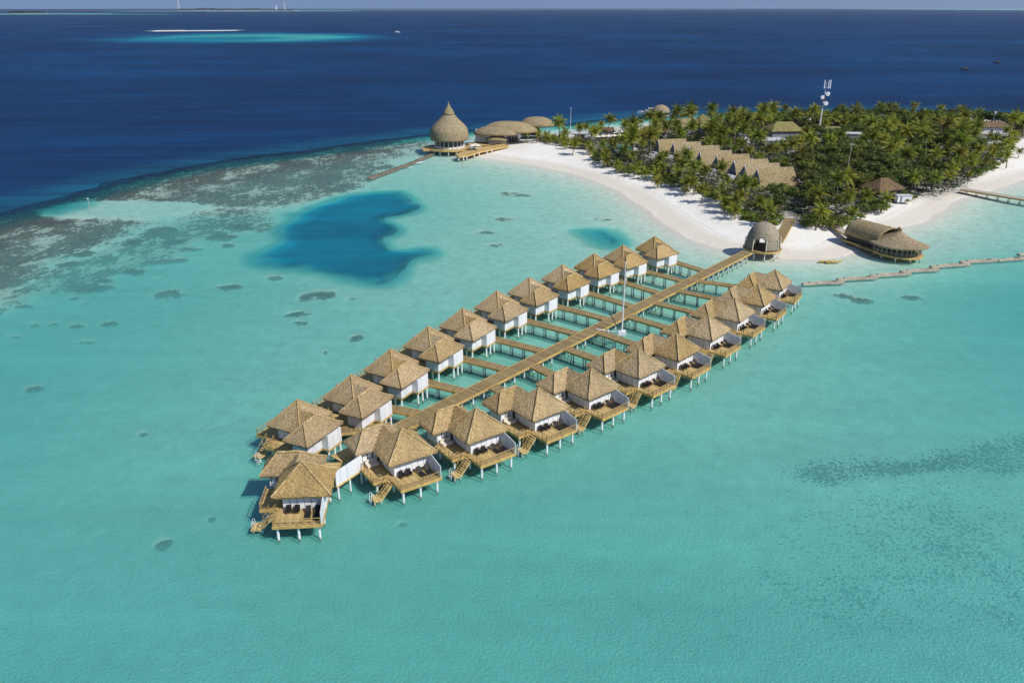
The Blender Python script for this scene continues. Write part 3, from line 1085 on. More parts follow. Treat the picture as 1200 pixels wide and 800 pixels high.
    for k in range(6):
        z = -0.7 + k * 0.25
        mb.box(-0.16, -0.04, 4.45, 5.05, z, z + 0.04)
    part(mb, 'bathing_ladder', M['metal'], pf)
    # piles
    sites = [(3.6, 7.1), (6.1, 7.1), (8.6, 7.1), (3.6, 4.1), (6.1, 4.1), (8.7, 4.1), (1.6, -0.6), (1.6, 3.2), (1.6, -3.3), (4.5, -4.5), (5.8, -4.5), (7.1, -4.5),
             (4.5, -1.2), (7.1, -1.2), (8.8, -0.8), (2.2, -1.6)]
    for (u, v) in sites:
        mb = MB()
        mb.tube([(u, v, -2.6), (u, v, DECK_Z - (0.30 if v < 3.61 and u > 1.55 and not v == 3.2 else 0.12))], 0.16, 10)
        part(mb, 'pile', M['pile'], smooth=False)
    for (u, v) in ((0.2, 4.45), (0.2, 5.5), (1.05, 5.5)):
        mb = MB()
        mb.tube([(u, v, -2.4), (u, v, 0.76)], 0.10, 8)
        part(mb, 'platform_pile', M['pile'])
    return root


ORD = ['first', 'second', 'third', 'fourth', 'fifth', 'sixth', 'seventh', 'eighth', 'ninth', 'tenth', 'eleventh']
PEAK_U, PEAK_V, PEAK_Z = 6.3, 1.95, EAVE + 3.15

F_PEAK_R = [(471.2, 502.5), (558.4, 478.5), (631.5, 454.5), (693.3, 432), (749.3, 409.3), (793.3, 390.7), (830.7, 369.3), (861.5, 349.5), (888.5, 332.8), (908.75, 316)]
ANG_R = [33, 36, 38.5, 41, 44, 46.5, 49, 51.5, 54, 57]
F_PEAK_L = [(348, 468), (411, 439), (457, 409), (501.3, 382.5), (542, 361), (582, 341), (620, 325), (659, 310), (696, 297), (730, 287), (767, 277)]
ANG_L = [64, 63, 62, 60.5, 58.5, 55.5, 52, 49, 46, 43, 40]

protoR = make_villa(-1, 'thatch')
protoL = make_villa(1, 'thatch')
kR, kL = kids(protoR), kids(protoL)
VILLAS = []


def set_villa(proto, kk, first, px, ang, sgn, label):
    o = proto if first else copy_tree(proto, kk)
    X, Y = P(px[0], px[1], PEAK_Z)
    a = R(ang)
    c, s = math.cos(a), math.sin(a)
    lu, lv = PEAK_U, sgn * PEAK_V
    o.location = (X - (c * lu - s * lv), Y - (s * lu + c * lv), 0)
    o.rotation_euler = (0, 0, a)
    tag(o, label, 'villa', 'thatched overwater villas along the walkway')
    return o


def vloc(o, u, v, sgn):
    a = o.rotation_euler[2]
    c, s = math.cos(a), math.sin(a)
    return (o.location[0] + c * u - s * sgn * v, o.location[1] + s * u + c * sgn * v)


VE = set_villa(protoR, kR, True, (353.4, 540.6), 4.5, -1, 'thatched overwater villa at the very tip of the walkway, its deck facing the camera')
VR, VL = [], []
for i in range(10):
    VR.append(set_villa(protoR, kR, False, F_PEAK_R[i], ANG_R[i], -1, 'thatched overwater villa, lagoon-side row with open decks, %s from the tip villa' % ORD[i]))
for i in range(11):
    VL.append(set_villa(protoL, kL, i == 0, F_PEAK_L[i], ANG_L[i], 1, 'thatched overwater villa, reef-side row with plain white back, %s from the tip villa' % ORD[i]))

# ---- furniture on the decks
def make_lounger():
    r = empty('sun_lounger')
    mb = MB()
    mb.box(-0.33, 0.33, -1.0, 0.35, 0.24, 0.33)
    mb.build('seat', M['black'], r)
    mb = MB()
    mb.beam((0, 0.36, 0.30), (0, 0.98, 0.86), 0.64, 0.08)
    mb.build('backrest', M['black'], r)
    for x in (-0.29, 0.29):
        for y in (-0.92, 0.28):
            mb = MB()
            mb.box(x - 0.03, x + 0.03, y - 0.03, y + 0.03, 0, 0.24)
            mb.build('leg', M['black'], r)
    return r


def make_chair():
    r = empty('deck_chair')
    mb = MB()
    mb.box(-0.33, 0.33, -0.33, 0.33, 0.30, 0.42)
    mb.build('seat', M['black'], r)
    mb = MB()
    mb.beam((0, 0.30, 0.36), (0, 0.42, 0.92), 0.66, 0.08)
    mb.build('backrest', M['black'], r)
    for x in (-0.31, 0.31):
        mb = MB()
        mb.box(x - 0.035, x + 0.035, -0.32, 0.30, 0.424, 0.60)
        mb.build('armrest', M['black'], r)
        for y in (-0.28, 0.26):
            mb = MB()
            mb.box(x - 0.03, x + 0.03, y - 0.03, y + 0.03, 0, 0.298)
            mb.build('leg', M['black'], r)
    return r


def make_daybed():
    r = empty('daybed')
    mb = MB()
    mb.box(-0.85, 0.85, -0.5, 0.5, 0.12, 0.42)
    mb.build('mattress', M['cream'], r)
    mb = MB()
    mb.box(-0.85, 0.85, 0.38, 0.50, 0.424, 0.86)
    mb.build('backrest', M['cream'], r)
    mb = MB()
    mb.box(-0.88, 0.88, -0.53, 0.53, 0.0, 0.118)
    mb.build('base', M['rail'], r)
    return r


PL, PC, PD = make_lounger(), make_chair(), make_daybed()
kPL, kPC, kPD = kids(PL), kids(PC), kids(PD)
used = {'l': 0, 'c': 0, 'd': 0}


def put(kind, villa, u, v, dr, label, cat, group):
    p, k = {'l': (PL, kPL), 'c': (PC, kPC), 'd': (PD, kPD)}[kind]
    o = p if used[kind] == 0 else copy_tree(p, k)
    used[kind] += 1
    x, y = vloc(villa, u, v, -1)
    o.location = (x, y, DECK_Z + 0.002)
    o.rotation_euler = (0, 0, villa.rotation_euler[2] + R(dr))
    tag(o, label, cat, group)


for i, vv in enumerate([VE] + VR):
    where = 'the tip villa' if i == 0 else 'the %s lagoon-side villa' % ORD[i - 1]
    put('l', vv, 7.15, 5.5, 4, 'black sun lounger nearer the deck chairs, on the deck of %s' % where, 'sun lounger', 'black sun loungers on the villa decks')
    put('l', vv, 8.25, 5.55, -3, 'black sun lounger beside the privacy screen, on the deck of %s' % where, 'sun lounger', 'black sun loungers on the villa decks')
    put('c', vv, 4.65, 4.75, 6, 'black deck chair nearer the stairs, on the deck of %s' % where, 'deck chair', 'black chairs on the villa decks')
    put('c', vv, 5.65, 4.80, -6, 'black deck chair nearer the sun loungers, on the deck of %s' % where, 'deck chair', 'black chairs on the villa decks')
    if 1 <= i <= 6:
        put('d', vv, 2.55, -0.25, 0, 'cream outdoor daybed on the side terrace of %s' % where, 'daybed', 'cream daybeds on the side terraces')

# ------------------------------------------------------------------ walkway and jetties
WA = P(880, 297.4, DECK_Z)
WR0 = P(537.7, 472.5, DECK_Z)
dx, dy = WA[0] - WR0[0], WA[1] - WR0[1]
WANG = math.atan2(dy, dx)
wu = (math.cos(WANG), math.sin(WANG))
wn = (-wu[1], wu[0])                                  # towards the reef side
W_W = 2.8
W_ORG = WR0                                            # right-hand edge, x along


def wpt(s, n):
    return (W_ORG[0] + wu[0] * s + wn[0] * n, W_ORG[1] + wu[1] * s + wn[1] * n)


def wloc(p):
    ex, ey = p[0] - W_ORG[0], p[1] - W_ORG[1]
    return ex * wu[0] + ey * wu[1], ex * wn[0] + ey * wn[1]


S_END = wloc(P(884, 296.5, DECK_Z))[0]
S_BEG = -13.0


def gangway(name, A, B, width, label, group=None, posts=True, mat='walk', z=DECK_Z, extra=0.0, step=2.6, cat='boardwalk', edge=0.34):
    """straight boardwalk from A to B (centre line) on white piles"""
    L = math.hypot(B[0] - A[0], B[1] - A[1])
    r = empty(name, (A[0], A[1], 0), math.atan2(B[1] - A[1], B[0] - A[0]))
    h = width / 2
    MB().box(0, L, -h + 0.09, h - 0.09, z - 0.1, z).build('decking', M[mat], r)
    for s in (-1, 1):
        a, c = sorted((s * h, s * (h - 0.087)))
        MB().box(0, L, a, c, z - edge, z + 0.05).build('edge_beam', M['fascia'], r)
    if posts:
        n = max(1, int(L / step))
        for i in range(n):
            x = L * (i + 0.5) / n
            MB().box(x - 0.09, x + 0.09, -h + 0.09, h - 0.09, z - 0.30, z - 0.103).build('cross_beam', M['rail'], r)
            for s in (-1, 1):
                MB().tube([(x, s * h * 0.36, -2.6), (x, s * h * 0.36, z - 0.31)], 0.14, 8).build('pile', M['pile'], r)
    return tag(r, label, cat, group)


WALK = gangway('walkway', wpt(S_BEG, W_W / 2), wpt(S_END, W_W / 2), W_W, 'long straight timber walkway on white piles running between the two rows of villas', step=2.62, cat='walkway')

RJ = [(473.5, 503.5), (523, 478.5), (571.7, 454), (621, 430), (662.7, 410.7), (698.7, 390.7), (733.75, 372), (766.25, 356.25), (793.1, 341.9), (817.5, 330.5)]
LJ = [(481, 485), (534, 459), (586, 433.5), (632, 413), (670, 392), (704, 374), (738, 360), (768, 344), (797, 330), (822, 318)]
for i in range(10):
    s0 = wloc(P(*RJ[i], DECK_Z))[0]
    A = wpt(s0 + 1.0, -0.003)
    B = vloc(VR[i], 8.32, -1.14, -1)
    gangway('jetty', A, B, 2.0, 'side jetty joining the walkway to the %s lagoon-side villa' % ORD[i], 'side jetties off the main walkway', cat='jetty')
for i in range(10):
    s0 = wloc(P(*LJ[i], DECK_Z))[0]
    A = wpt(s0 + 1.0, W_W + 0.003)
    B = vloc(VL[i + 1], 8.32, -1.14, 1)
    gangway('jetty', A, B, 2.0, 'side jetty joining the walkway to the %s reef-side villa' % ORD[i + 1], 'side jetties off the main walkway', cat='jetty')
# tip end of the walkway
KN = wpt(S_BEG - 0.004, W_W / 2)
B = vloc(VL[0], 8.32, -1.14, 1)
gangway('jetty', wpt(S_BEG + 1.2, W_W + 0.003), B, 2.0, 'side jetty beside the tip of the walkway to the first reef-side villa', 'side jetties off the main walkway', cat='jetty')
E_IN = vloc(VE, 8.3, -1.14, -1)
MID = P(394, 537.5, DECK_Z)
gangway('link_bridge', KN, MID, 2.4, 'timber link bridge continuing from the walkway towards the tip villa', cat='boardwalk', mat='deck')
ln = gangway('link_bridge', (MID[0] - 0.2, MID[1] - 0.9), E_IN, 2.2, 'short golden bridge at the back door of the tip villa', cat='boardwalk', mat='deck', z=DECK_Z - 0.006)
# white screen wall beside the link bridge
A = P(394, 569, DECK_Z)
B = P(424.5, 548.6, DECK_Z)
L = math.hypot(B[0] - A[0], B[1] - A[1])
sc_ = empty('screen_wall', (A[0], A[1], 0), math.atan2(B[1] - A[1], B[0] - A[0]))
for k in range(5):
    MB().box(L * k / 5 + 0.01, L * (k + 1) / 5 - 0.01, -0.06, 0.06, DECK_Z - 0.1, DECK_Z + 2.1).build('panel', M['white'], sc_)
MB().box(0, L, -0.14, 0.14, DECK_Z - 0.32, DECK_Z - 0.104).build('base_beam', M['fascia'], sc_)
for x in (0.3, L * 0.5, L - 0.3):
    MB().tube([(x, 0, -2.6), (x, 0, DECK_Z - 0.325)], 0.13, 8).build('pile', M['pile'], sc_)
tag(sc_, 'tall white screen wall on piles joining the tip villa to its neighbour', 'screen wall')

# mast on its own pile platform
mx, my = P(728.7, 389.5, DECK_Z)
ms = empty('lamp_mast', (mx, my, 0))
MB().tube([(0, 0, -2.6), (0, 0, DECK_Z - 0.45)], 0.22, 10).build('pile', M['pile'], ms)
MB().box(-0.75, 0.75, -0.55, 0.55, DECK_Z - 0.45, DECK_Z + 0.35).build('cabinet', M['metal'], ms)
MB().tube([(0, 0, DECK_Z + 0.352), (0, 0, 8.4), (0, 0, 16.3)], [0.16, 0.13, 0.08], 10).build('pole', M['metal'], ms)
MB().box(-0.10, 0.10, -0.10, 0.10, 16.3, 16.6).build('lamp_head', M['metal'], ms)
MB().beam((-0.76, 0.1, DECK_Z + 0.05), (-4.9, 1.3, DECK_Z + 0.15), 0.22, 0.1).build('gangplank', M['metal'], ms)
tag(ms, 'slender tall white mast rising from a white box beside the walkway', 'mast')
a = P(727.0, 385.5, DECK_Z)
b2 = P(719.5, 374.5, 2.6)
lp = MB()
lp.tube([(a[0] - 0.6, a[1] + 0.4, DECK_Z + 0.052), (a[0] - 1.1, a[1] + 1.6, DECK_Z + 1.2), (a[0] - 1.7, a[1] + 3.0, DECK_Z + 1.9)], [0.10, 0.09, 0.08], 8)
lp.box(a[0] - 1.95, a[0] - 1.55, a[1] + 2.85, a[1] + 3.15, DECK_Z + 1.9, DECK_Z + 2.05)
o = lp.build('bent_post', M['dark'])
tag(o, 'short dark bent post leaning over the walkway edge next to the white mast', 'post')

# ------------------------------------------------------------------ island buildings
GZ = 1.6
KEEP = []                                   # (x, y, radius) where no tree trunk may stand


def keep(x, y, r):
    KEEP.append((x, y, r))


# ---- arrival dome at the end of the walkway
cx, cy = P(893, 291.5, 2.0)
dm = empty('arrival_dome', (cx, cy, 0))
nseg = 64
prof = []
for k in range(25):
    t = k / 24
    ang_ = t * math.pi / 2
    prof.append((4.45 * math.cos(ang_) ** 0.82 if k < 24 else 0.02, DECK_Z + 0.05 + 6.6 * math.sin(ang_)))
gates = [R(243), R(333), R(63), R(153)]


def gate_skip(k, i):
    a = 2 * math.pi * (i + 0.5) / nseg
    z = (prof[k][1] + prof[k + 1][1]) / 2 - DECK_Z
    for g in gates:
        da = (a - g + math.pi) % (2 * math.pi) - math.pi
        s = abs(da) * 4.4
        if z < 3.3 and s < 1.75 * math.sqrt(max(0, 1 - (z / 3.35) ** 2.6)):
            return True
    return False


mb = MB()
mb.lathe(prof, nseg, skip=gate_skip)
o = mb.build('shell', M['thatch_old'], dm, smooth=True)
sm = o.modifiers.new('thick', 'SOLIDIFY')
sm.thickness = 0.28
sm.offset = -1
MB().lathe([(0.02, DECK_Z - 0.12), (4.8, DECK_Z - 0.12), (4.8, DECK_Z - 0.02), (0.02, DECK_Z - 0.02)], 48).build('floor', M['walk'], dm)
MB().lathe([(4.82, DECK_Z - 0.42), (4.92, DECK_Z - 0.42), (4.92, DECK_Z), (4.82, DECK_Z), (4.82, DECK_Z - 0.42)], 48).build('floor_edge', M['fascia'], dm)
for g in gates:
    for s in (-1, 1):
        a = g + s * 0.38
        MB().tube([(4.6 * math.cos(a), 4.6 * math.sin(a), DECK_Z), (4.42 * math.cos(a), 4.42 * math.sin(a), DECK_Z + 2.9)], 0.13, 8).build('gate_post', M['cream'], dm)
for k in range(10):
    a = 2 * math.pi * k / 10 + 0.2
    MB().tube([(4.3 * math.cos(a), 4.3 * math.sin(a), -1.2), (4.3 * math.cos(a), 4.3 * math.sin(a), DECK_Z - 0.13)], 0.15, 8).build('pile', M['pile'], dm)
tag(dm, 'domed woven thatch arrival pavilion with arched openings at the beach end of the walkway', 'pavilion')
a = P(911, 284, 1.9)
b2 = P(927, 256.5, 1.8)
gangway('beach_ramp', a, b2, 2.8, 'plain timber ramp running from the dome up the beach to the trees', posts=False, mat='walk', z=1.98, cat='ramp')
for q_ in ((918, 270), (925, 258), (931, 253), (939, 254), (922, 262)):
    keep(*P(*q_, 1.6), 4.6)

# ---- restaurant with a flared thatch roof over the shallows
c0 = P(1037, 288, 1.9)                       # middle of the deck
ax0 = P(996, 276, 1.9)
axis = math.atan2(c0[1] - ax0[1], c0[0] - ax0[0])
rv = empty('beach_restaurant', (c0[0], c0[1], 0), axis)
# barrel roof over the rear part, x from -12 to 0
mb = MB()
nx, na_ = 22, 18
for i in range(nx + 1):
    x = -11.5 + 12.5 * i / nx
    wdt = 4.3 + 0.7 * i / nx
    hgt_ = 4.1
    base_z = 4.0
    for j in range(na_ + 1):
        t = math.pi * j / na_
        k = (hash3(x, j, 1) - 0.5) * 0.08
        mb.v.append((x + 0.5 * math.sin(t), -math.cos(t) * wdt, base_z + math.sin(t) ** 0.8 * hgt_ + k))
for i in range(nx):
    for j in range(na_):
        q = i * (na_ + 1) + j
        mb.f.append((q, q + 1, q + na_ + 2, q + na_ + 1))
o = mb.build('barrel_roof', M['thatch_far'], rv, smooth=True)
sm = o.modifiers.new('thick', 'SOLIDIFY')
sm.thickness = 0.35
sm.offset = -1
# flared round roof at the sea end
mb = MB()
na_, nr_ = 48, 12
for j in range(nr_ + 1):
    t = j / nr_
    for i in range(na_):
        a = 2 * math.pi * i / na_
        ex = 8.2 + 1.5 * max(0, math.cos(a)) ** 2
        ey = 7.2
        r = t
        z = 8.6 - 4.5 * (t ** 0.75) + 0.75 * max(0, math.cos(a)) ** 4 * t ** 3 + 0.35 * t ** 4
        k = (hash3(i, j, 2) - 0.5) * 0.10
        mb.v.append((3.6 + ex * r * math.cos(a), ey * r * math.sin(a), z + k))
for j in range(nr_):
    for i in range(na_):
        mb.f.append((j * na_ + i, j * na_ + (i + 1) % na_, (j + 1) * na_ + (i + 1) % na_, (j + 1) * na_ + i))
o = mb.build('flared_roof', M['thatch_far'], rv, smooth=True, weld=True)
sm = o.modifiers.new('thick', 'SOLIDIFY')
sm.thickness = 0.35
sm.offset = -1
MB().lathe([(0.02, 9.0), (0.7, 8.4), (0.9, 8.0)], 12, cx=3.6).build('roof_cap', M['thatch_brown'], rv)
fl = [(-12.5, -3.9), (-1.5, -4.4), (0.5, -5.4), (4, -6.2), (8, -5.4), (10.6, -3.2), (11.6, 0), (10.6, 3.2), (8, 5.4), (4, 6.2), (0.5, 5.4), (-12.5, 3.9)]
MB().prism(fl, 1.75, 2.05).build('deck', M['deck'], rv)
mb = MB()
for i in range(len(fl)):
    p, q = fl[i], fl[(i + 1) % len(fl)]
    mb.beam((p[0] * 1.006, p[1] * 1.008, 1.86), (q[0] * 1.006, q[1] * 1.008, 1.86), 0.10, 0.55)
mb.build('deck_edge', M['fascia'], rv)
MB().box(-11.2, -1.0, -3.2, 3.2, 2.054, 4.6).build('dark_room', M['dark'], rv)
mb = MB()
mb.box(-0.9, 2.0, -2.2, 2.2, 2.054, 5.2)
mb.build('bar_counter', M['grey'], rv)
for k in range(20):
    a = -2.0 + 4.0 * k / 19
    x, y = 3.6 + 7.0 * math.cos(a), 5.6 * math.sin(a)
    MB().tube([(x, y, 2.06), (x, y, 4.7)], 0.10, 6).build('post', M['cream'], rv)
mb = MB()
pr = None
for k in range(31):
    a = -2.15 + 4.3 * k / 30
    p = (3.6 + 7.35 * math.cos(a), 5.9 * math.sin(a))
    mb.box(p[0] - 0.05, p[0] + 0.05, p[1] - 0.05, p[1] + 0.05, 2.06, 3.0)
    if pr:
        mb.beam((*pr, 3.0), (*p, 3.0), 0.12, 0.07)
        mb.beam((*pr, 2.55), (*p, 2.55), 0.05, 0.05)
    pr = p
mb.build('railing', M['greywood'], rv)
for (x, y) in [(-11, -3.4), (-11, 3.4), (-7, -3.6), (-7, 3.6), (-3, -3.8), (-3, 3.8), (0.8, -5), (0.8, 5), (4, -5.8), (4, 5.8), (8, -5), (8, 5), (10.6, -2), (10.6, 2)]:
    MB().tube([(x, y, -2), (x, y, 1.745)], 0.16, 8).build('pile', M['pile'], rv)
rv.scale = (0.9, 0.9, 0.93)
rv.location[2] = -0.55
tag(rv, 'low thatched restaurant with barrel roof and flared round end standing over the shallows', 'restaurant')
ca, sa = math.cos(axis), math.sin(axis)
q0 = (c0[0] + ca * -11.3, c0[1] + sa * -11.3)
gangway('boardwalk', P(975, 262.5, 1.8), q0, 2.2, 'grey timber boardwalk leading over the sand to the thatched restaurant', posts=False, mat='greywood', z=1.8, cat='boardwalk')
mb = MB()
mb.box(-5.0, 0.0, -5.6, -4.45, 1.76, 2.04)
o = mb.build('side_steps', M['deck'], rv)

# ---- row of A-frame beach villas
GAB = [(772, 163.5), (790, 167), (808, 171.5), (821, 177.5), (841, 182), (861, 188), (873.5, 193), (888.5, 198)]
LEN = [13.5, 13.0, 14.2, 14.5, 14.5, 15, 15, 15.4]


def make_aframe():
    r = empty('beach_villa')
    L, H, W = 14.8, 6.4, 4.7
    zb = 0.8
    mb = MB()
    for s in (-1, 1):
        slope(mb, (0, s * W, zb + 0.3), (L, s * W, zb + 0.3), (L - 0.6, 0, zb + H), (0.9, 0, zb + H), 0.55, 0.06, 0.35)
    mb.build('roof', M['thatch_far'], r)
    mb = MB()
    mb.add([(0.75, -W * 0.9, zb + 0.3), (0.75, W * 0.9, zb + 0.3), (1.1, 0, zb + H - 0.5), (0.95, -W * 0.9, zb + 0.3), (0.95, W * 0.9, zb + 0.3), (1.3, 0, zb + H - 0.5)],
           [(0, 1, 2), (3, 5, 4), (0, 3, 4, 1), (1, 4, 5, 2), (2, 5, 3, 0)])
    mb.build('gable_window', M['grey'], r)
    for y in (-1.2, 1.2):
        MB().box(0.62, 0.74, y - 0.9, y + 0.9, 0.1, 2.6).build('glass_door', M['glass'], r)
    mb = MB()
    mb.beam((0.5, -W * 0.93, zb + 0.25), (0.8, 0, zb + H - 0.25), 0.25, 0.2)
    mb.beam((0.5, W * 0.93, zb + 0.25), (0.8, 0, zb + H - 0.25), 0.25, 0.2)
    mb.build('barge_board', M['white'], r)
    MB().box(1.2, L - 0.4, -W + 0.9, W - 0.9, -0.5, 1.3).build('wall', M['white'], r)
    mb = MB()
    mb.box(L - 0.55, L - 0.35, -2.6, 2.6, 1.31, 3.0)
    mb.build('end_wall', M['white'], r)
    MB().box(-4.4, 0.5, -3.6, 3.6, -0.4, 0.12).build('terrace', M['lightgrey'], r)
    mb = MB()
    mb.box(-4.5, 0.4, -3.9, -3.65, -0.4, 2.0)
    mb.box(-1.8, 0.4, -3.64, 0.3, 2.004, 2.18)
    mb.build('side_canopy', M['lightgrey'], r)
    return r


pa = make_aframe()
kpa = kids(pa)
dirang = R(10)
for i, g in enumerate(GAB):
    o = pa if i == 0 else copy_tree(pa, kpa)
    x, y = P(g[0], g[1], GZ + 7.0)
    o.location = (x - 0.9, y, GZ - 0.1)
    o.rotation_euler = (0, 0, R(9 + i * 0.9))
    s = LEN[i] / 14.8
    o.scale = (s, 1, 1)
    tag(o, 'thatched A-frame beach villa with triangular gable, %s from the pool end of the row' % ORD[i], 'villa', 'A-frame villas behind the beach')
    a = R(9 + i * 0.9)
    for t in (-3, 2, 7, 12):
        keep(x + math.cos(a) * t, y + math.sin(a) * t, 5.2 if t > 0 else 4.2)

# ---- round tower pavilion at the left tip
cx, cy = P(527.0, 173, 2.2)
tw = empty('tower_pavilion', (cx, cy, 0))
D0 = 2.3
sc = 1.0
prof = [(7.6, 3.7), (8.3, 3.5), (8.55, 4.0), (8.6, 5.0), (8.55, 6.0), (8.35, 7.5), (7.9, 8.5), (7.1, 9.6), (5.9, 10.8), (4.8, 11.8), (3.9, 12.7), (3.1, 13.6), (2.5, 14.3), (2.2, 15.0)]
mb = MB()
pp = [(r * sc, D0 + z * sc) for r, z in prof]
fine = []
for a, b2 in zip(pp, pp[1:]):
    for k in range(3):
        fine.append((a[0] + (b2[0] - a[0]) * k / 3, a[1] + (b2[1] - a[1]) * k / 3))
fine.append(pp[-1])
mb.lathe(fine, 56)
mb.v = [(p[0] * (1 + 0.012 * (hash3(*p) - 0.5)), p[1] * (1 + 0.012 * (hash3(*p) - 0.5)), p[2]) for p in mb.v]
mb.build('roof', M['thatch_far'], tw, smooth=True)
mb = MB()
mb.lathe([(r * sc, D0 + z * sc) for r, z in [(1.8, 14.3), (2.65, 14.4), (2.45, 15.0), (1.95, 16.0), (1.45, 16.7), (1.0, 17.3), (0.5, 18.3), (0.2, 19.1), (0.03, 19.9)]], 32)
mb.build('roof_cap', M['thatch_far'], tw, smooth=True)
MB().lathe([(6.2, D0), (6.2, D0 + 3.7)], 40).build('glass_wall', M['glass'], tw)
for k in range(20):
    a = 2 * math.pi * k / 20
    x, y = 6.5 * math.cos(a), 6.5 * math.sin(a)
    mb = MB()
    mb.tube([(x, y, D0 + 0.003), (x, y, D0 + 3.7)], 0.17, 6)
    mb.build('column', M['white'], tw)
mb = MB()
mb.lathe([(6.22, D0), (6.35, D0), (6.35, D0 + 0.9), (6.22, D0 + 0.9)], 40)
mb.build('low_wall', M['white'], tw)
poly = []
for k in range(72):
    a = 2 * math.pi * k / 72
    r = 8.9 + 1.3 * max(0, math.cos(3 * (a + 0.5))) ** 2 + (2.6 if math.cos(a - math.pi * 0.97) > 0.8 else 0)
    poly.append((r * math.cos(a), r * math.sin(a)))
MB().prism(poly, D0 - 0.2, D0 - 0.01).build('deck', M['deck'], tw)
mb = MB()
for k in range(72):
    p, q = poly[k], poly[(k + 1) % 72]
    mb.beam((p[0] * 1.005, p[1] * 1.005, D0 - 0.35), (q[0] * 1.005, q[1] * 1.005, D0 - 0.35), 0.14, 0.7)
mb.build('deck_edge', M['fascia'], tw)
mb = MB()
for k in range(0, 72):
    p, q = poly[k], poly[(k + 1) % 72]
    mb.beam((p[0] * .99, p[1] * .99, D0 + 0.95), (q[0] * .99, q[1] * .99, D0 + 0.95), 0.10, 0.08)
    if k % 2 == 0:
        mb.beam((p[0] * .99, p[1] * .99, D0), (p[0] * .99, p[1] * .99, D0 + 0.95), 0.08)
mb.build('railing', M['rail'], tw)
for k in range(14):
    a = 2 * math.pi * (k + 0.5) / 14
    MB().tube([(8.5 * math.cos(a), 8.5 * math.sin(a), -2), (8.5 * math.cos(a), 8.5 * math.sin(a), D0 - 0.21)], 0.22, 6).build('pile', M['pile'], tw)
tag(tw, 'round overwater pavilion under a tall bell-shaped thatched roof with a pointed cap', 'pavilion')
keep(cx, cy, 14)

# decks beside it
a, b2 = P(549, 168.5, 2.1), P(573, 170.5, 2.1)
gangway('link_bridge', a, b2, 3.0, 'timber bridge between the round bell-roofed pavilion and the shell-roofed clubhouse', mat='deck', z=2.2, step=4, cat='boardwalk', edge=0.6)
pts = [P(534, 181, 2.0), P(548, 176.5, 2.0), P(562, 173.5, 2.0), P(578, 170.5, 2.0), P(592, 168.5, 2.0), P(596, 171, 2.0), P(578, 174.5, 2.0), P(563, 177.5, 2.0), P(548, 182, 2.0), P(538, 183.5, 2.0)]
bd = empty('bar_deck', (pts[0][0], pts[0][1], 0))
loc = [(p[0] - pts[0][0], p[1] - pts[0][1]) for p in pts]
MB().prism(loc, 1.75, 1.95).build('decking', M['deck'], bd)
mb = MB()
for k in range(len(loc)):
    p, q = loc[k], loc[(k + 1) % len(loc)]
    mb.beam((*p, 1.7), (*q, 1.7), 0.2, 0.7)
mb.build('deck_edge', M['fascia'], bd)
mb = MB()
for k in range(len(loc)):
    p, q = Vector((*loc[k], 1.96)), Vector((*loc[(k + 1) % len(loc)], 1.96))
    n = max(1, int((q - p).length / 1.6))
    for i in range(n):
        s = p.lerp(q, i / n)
        mb.beam(s, s + Vector((0, 0, 0.9)), 0.08)
    mb.beam(p + Vector((0, 0, .9)), q + Vector((0, 0, .9)), 0.1, 0.08)
mb.build('railing', M['rail'], bd)
for k in (0, 7, 8, 9, 6):
    p, q = loc[k], loc[(k + 1) % len(loc)]
    for t in (0.1, 0.5):
        x, y = p[0] + (q[0] - p[0]) * t, p[1] + (q[1] - p[1]) * t
        MB().tube([(x, y, -2), (x, y, 1.745)], 0.25, 6).build('pile', M['pile'], bd)
tag(bd, 'curved timber deck on piles reaching out in front of the shell-roofed clubhouse', 'deck')
for i, (x, y) in enumerate([(553, 176.5), (557, 175.2), (560, 176.2)]):
    q = P(x, y, 1.97)
    t = empty('parasol', (q[0], q[1], 1.952))
    MB().tube([(0, 0, 0), (0, 0, 2.4)], 0.05, 6).build('pole', M['metal'], t)
    MB().lathe([(1.5, 2.1), (0.02, 2.75)], 10).build('canopy', M['cream'], t)
    MB().lathe([(0.4, 0), (0.4, 0.1), (0.02, 0.1)], 10).build('base', M['grey'], t)
    tag(t, 'small closed-up cream parasol on the curved deck, %s from its tip' % ORD[i], 'parasol', 'parasols on the curved deck')


# ---- clubhouse: overlapping shell roofs
def shell_roof(r, px, py, z, ax, ay, h, rot, name, mat='thatch_far', th=0.6, pw=0.62):
    ox, oy = px - r.location[0], py - r.location[1]
    mb = MB()
    na_, nr_ = 56, 12
    c, s = math.cos(rot), math.sin(rot)
    for j in range(nr_ + 1):
        t = j / nr_
        for i in range(na_):
            a = 2 * math.pi * i / na_
            ca_, sa_ = math.cos(a), math.sin(a)
            # leaf-like outline
            x = ax * math.copysign(abs(ca_) ** 0.8, ca_) * t
            y = ay * math.copysign(abs(sa_) ** 1.1, sa_) * t
            zz_ = z + h * (1 - t ** 3.2) + 0.10 * (hash3(i, j, 7) - 0.5)
            mb.v.append((ox + c * x - s * y, oy + s * x + c * y, zz_))
    for j in range(nr_):
        for i in range(na_):
            mb.f.append((j * na_ + i, j * na_ + (i + 1) % na_, (j + 1) * na_ + (i + 1) % na_, (j + 1) * na_ + i))
    n0 = nr_ * na_
    b0 = len(mb.v)
    for i in range(na_):
        p = mb.v[n0 + i]
        mb.v.append((ox + (p[0] - ox) * 0.97, oy + (p[1] - oy) * 0.97, p[2] - th))
    for i in range(na_):
        mb.f.append((n0 + i, n0 + (i + 1) % na_, b0 + (i + 1) % na_, b0 + i))
    mb.f.append(tuple(b0 + i for i in range(na_)))
    return mb.build(name, M[mat], r, smooth=True, weld=True)


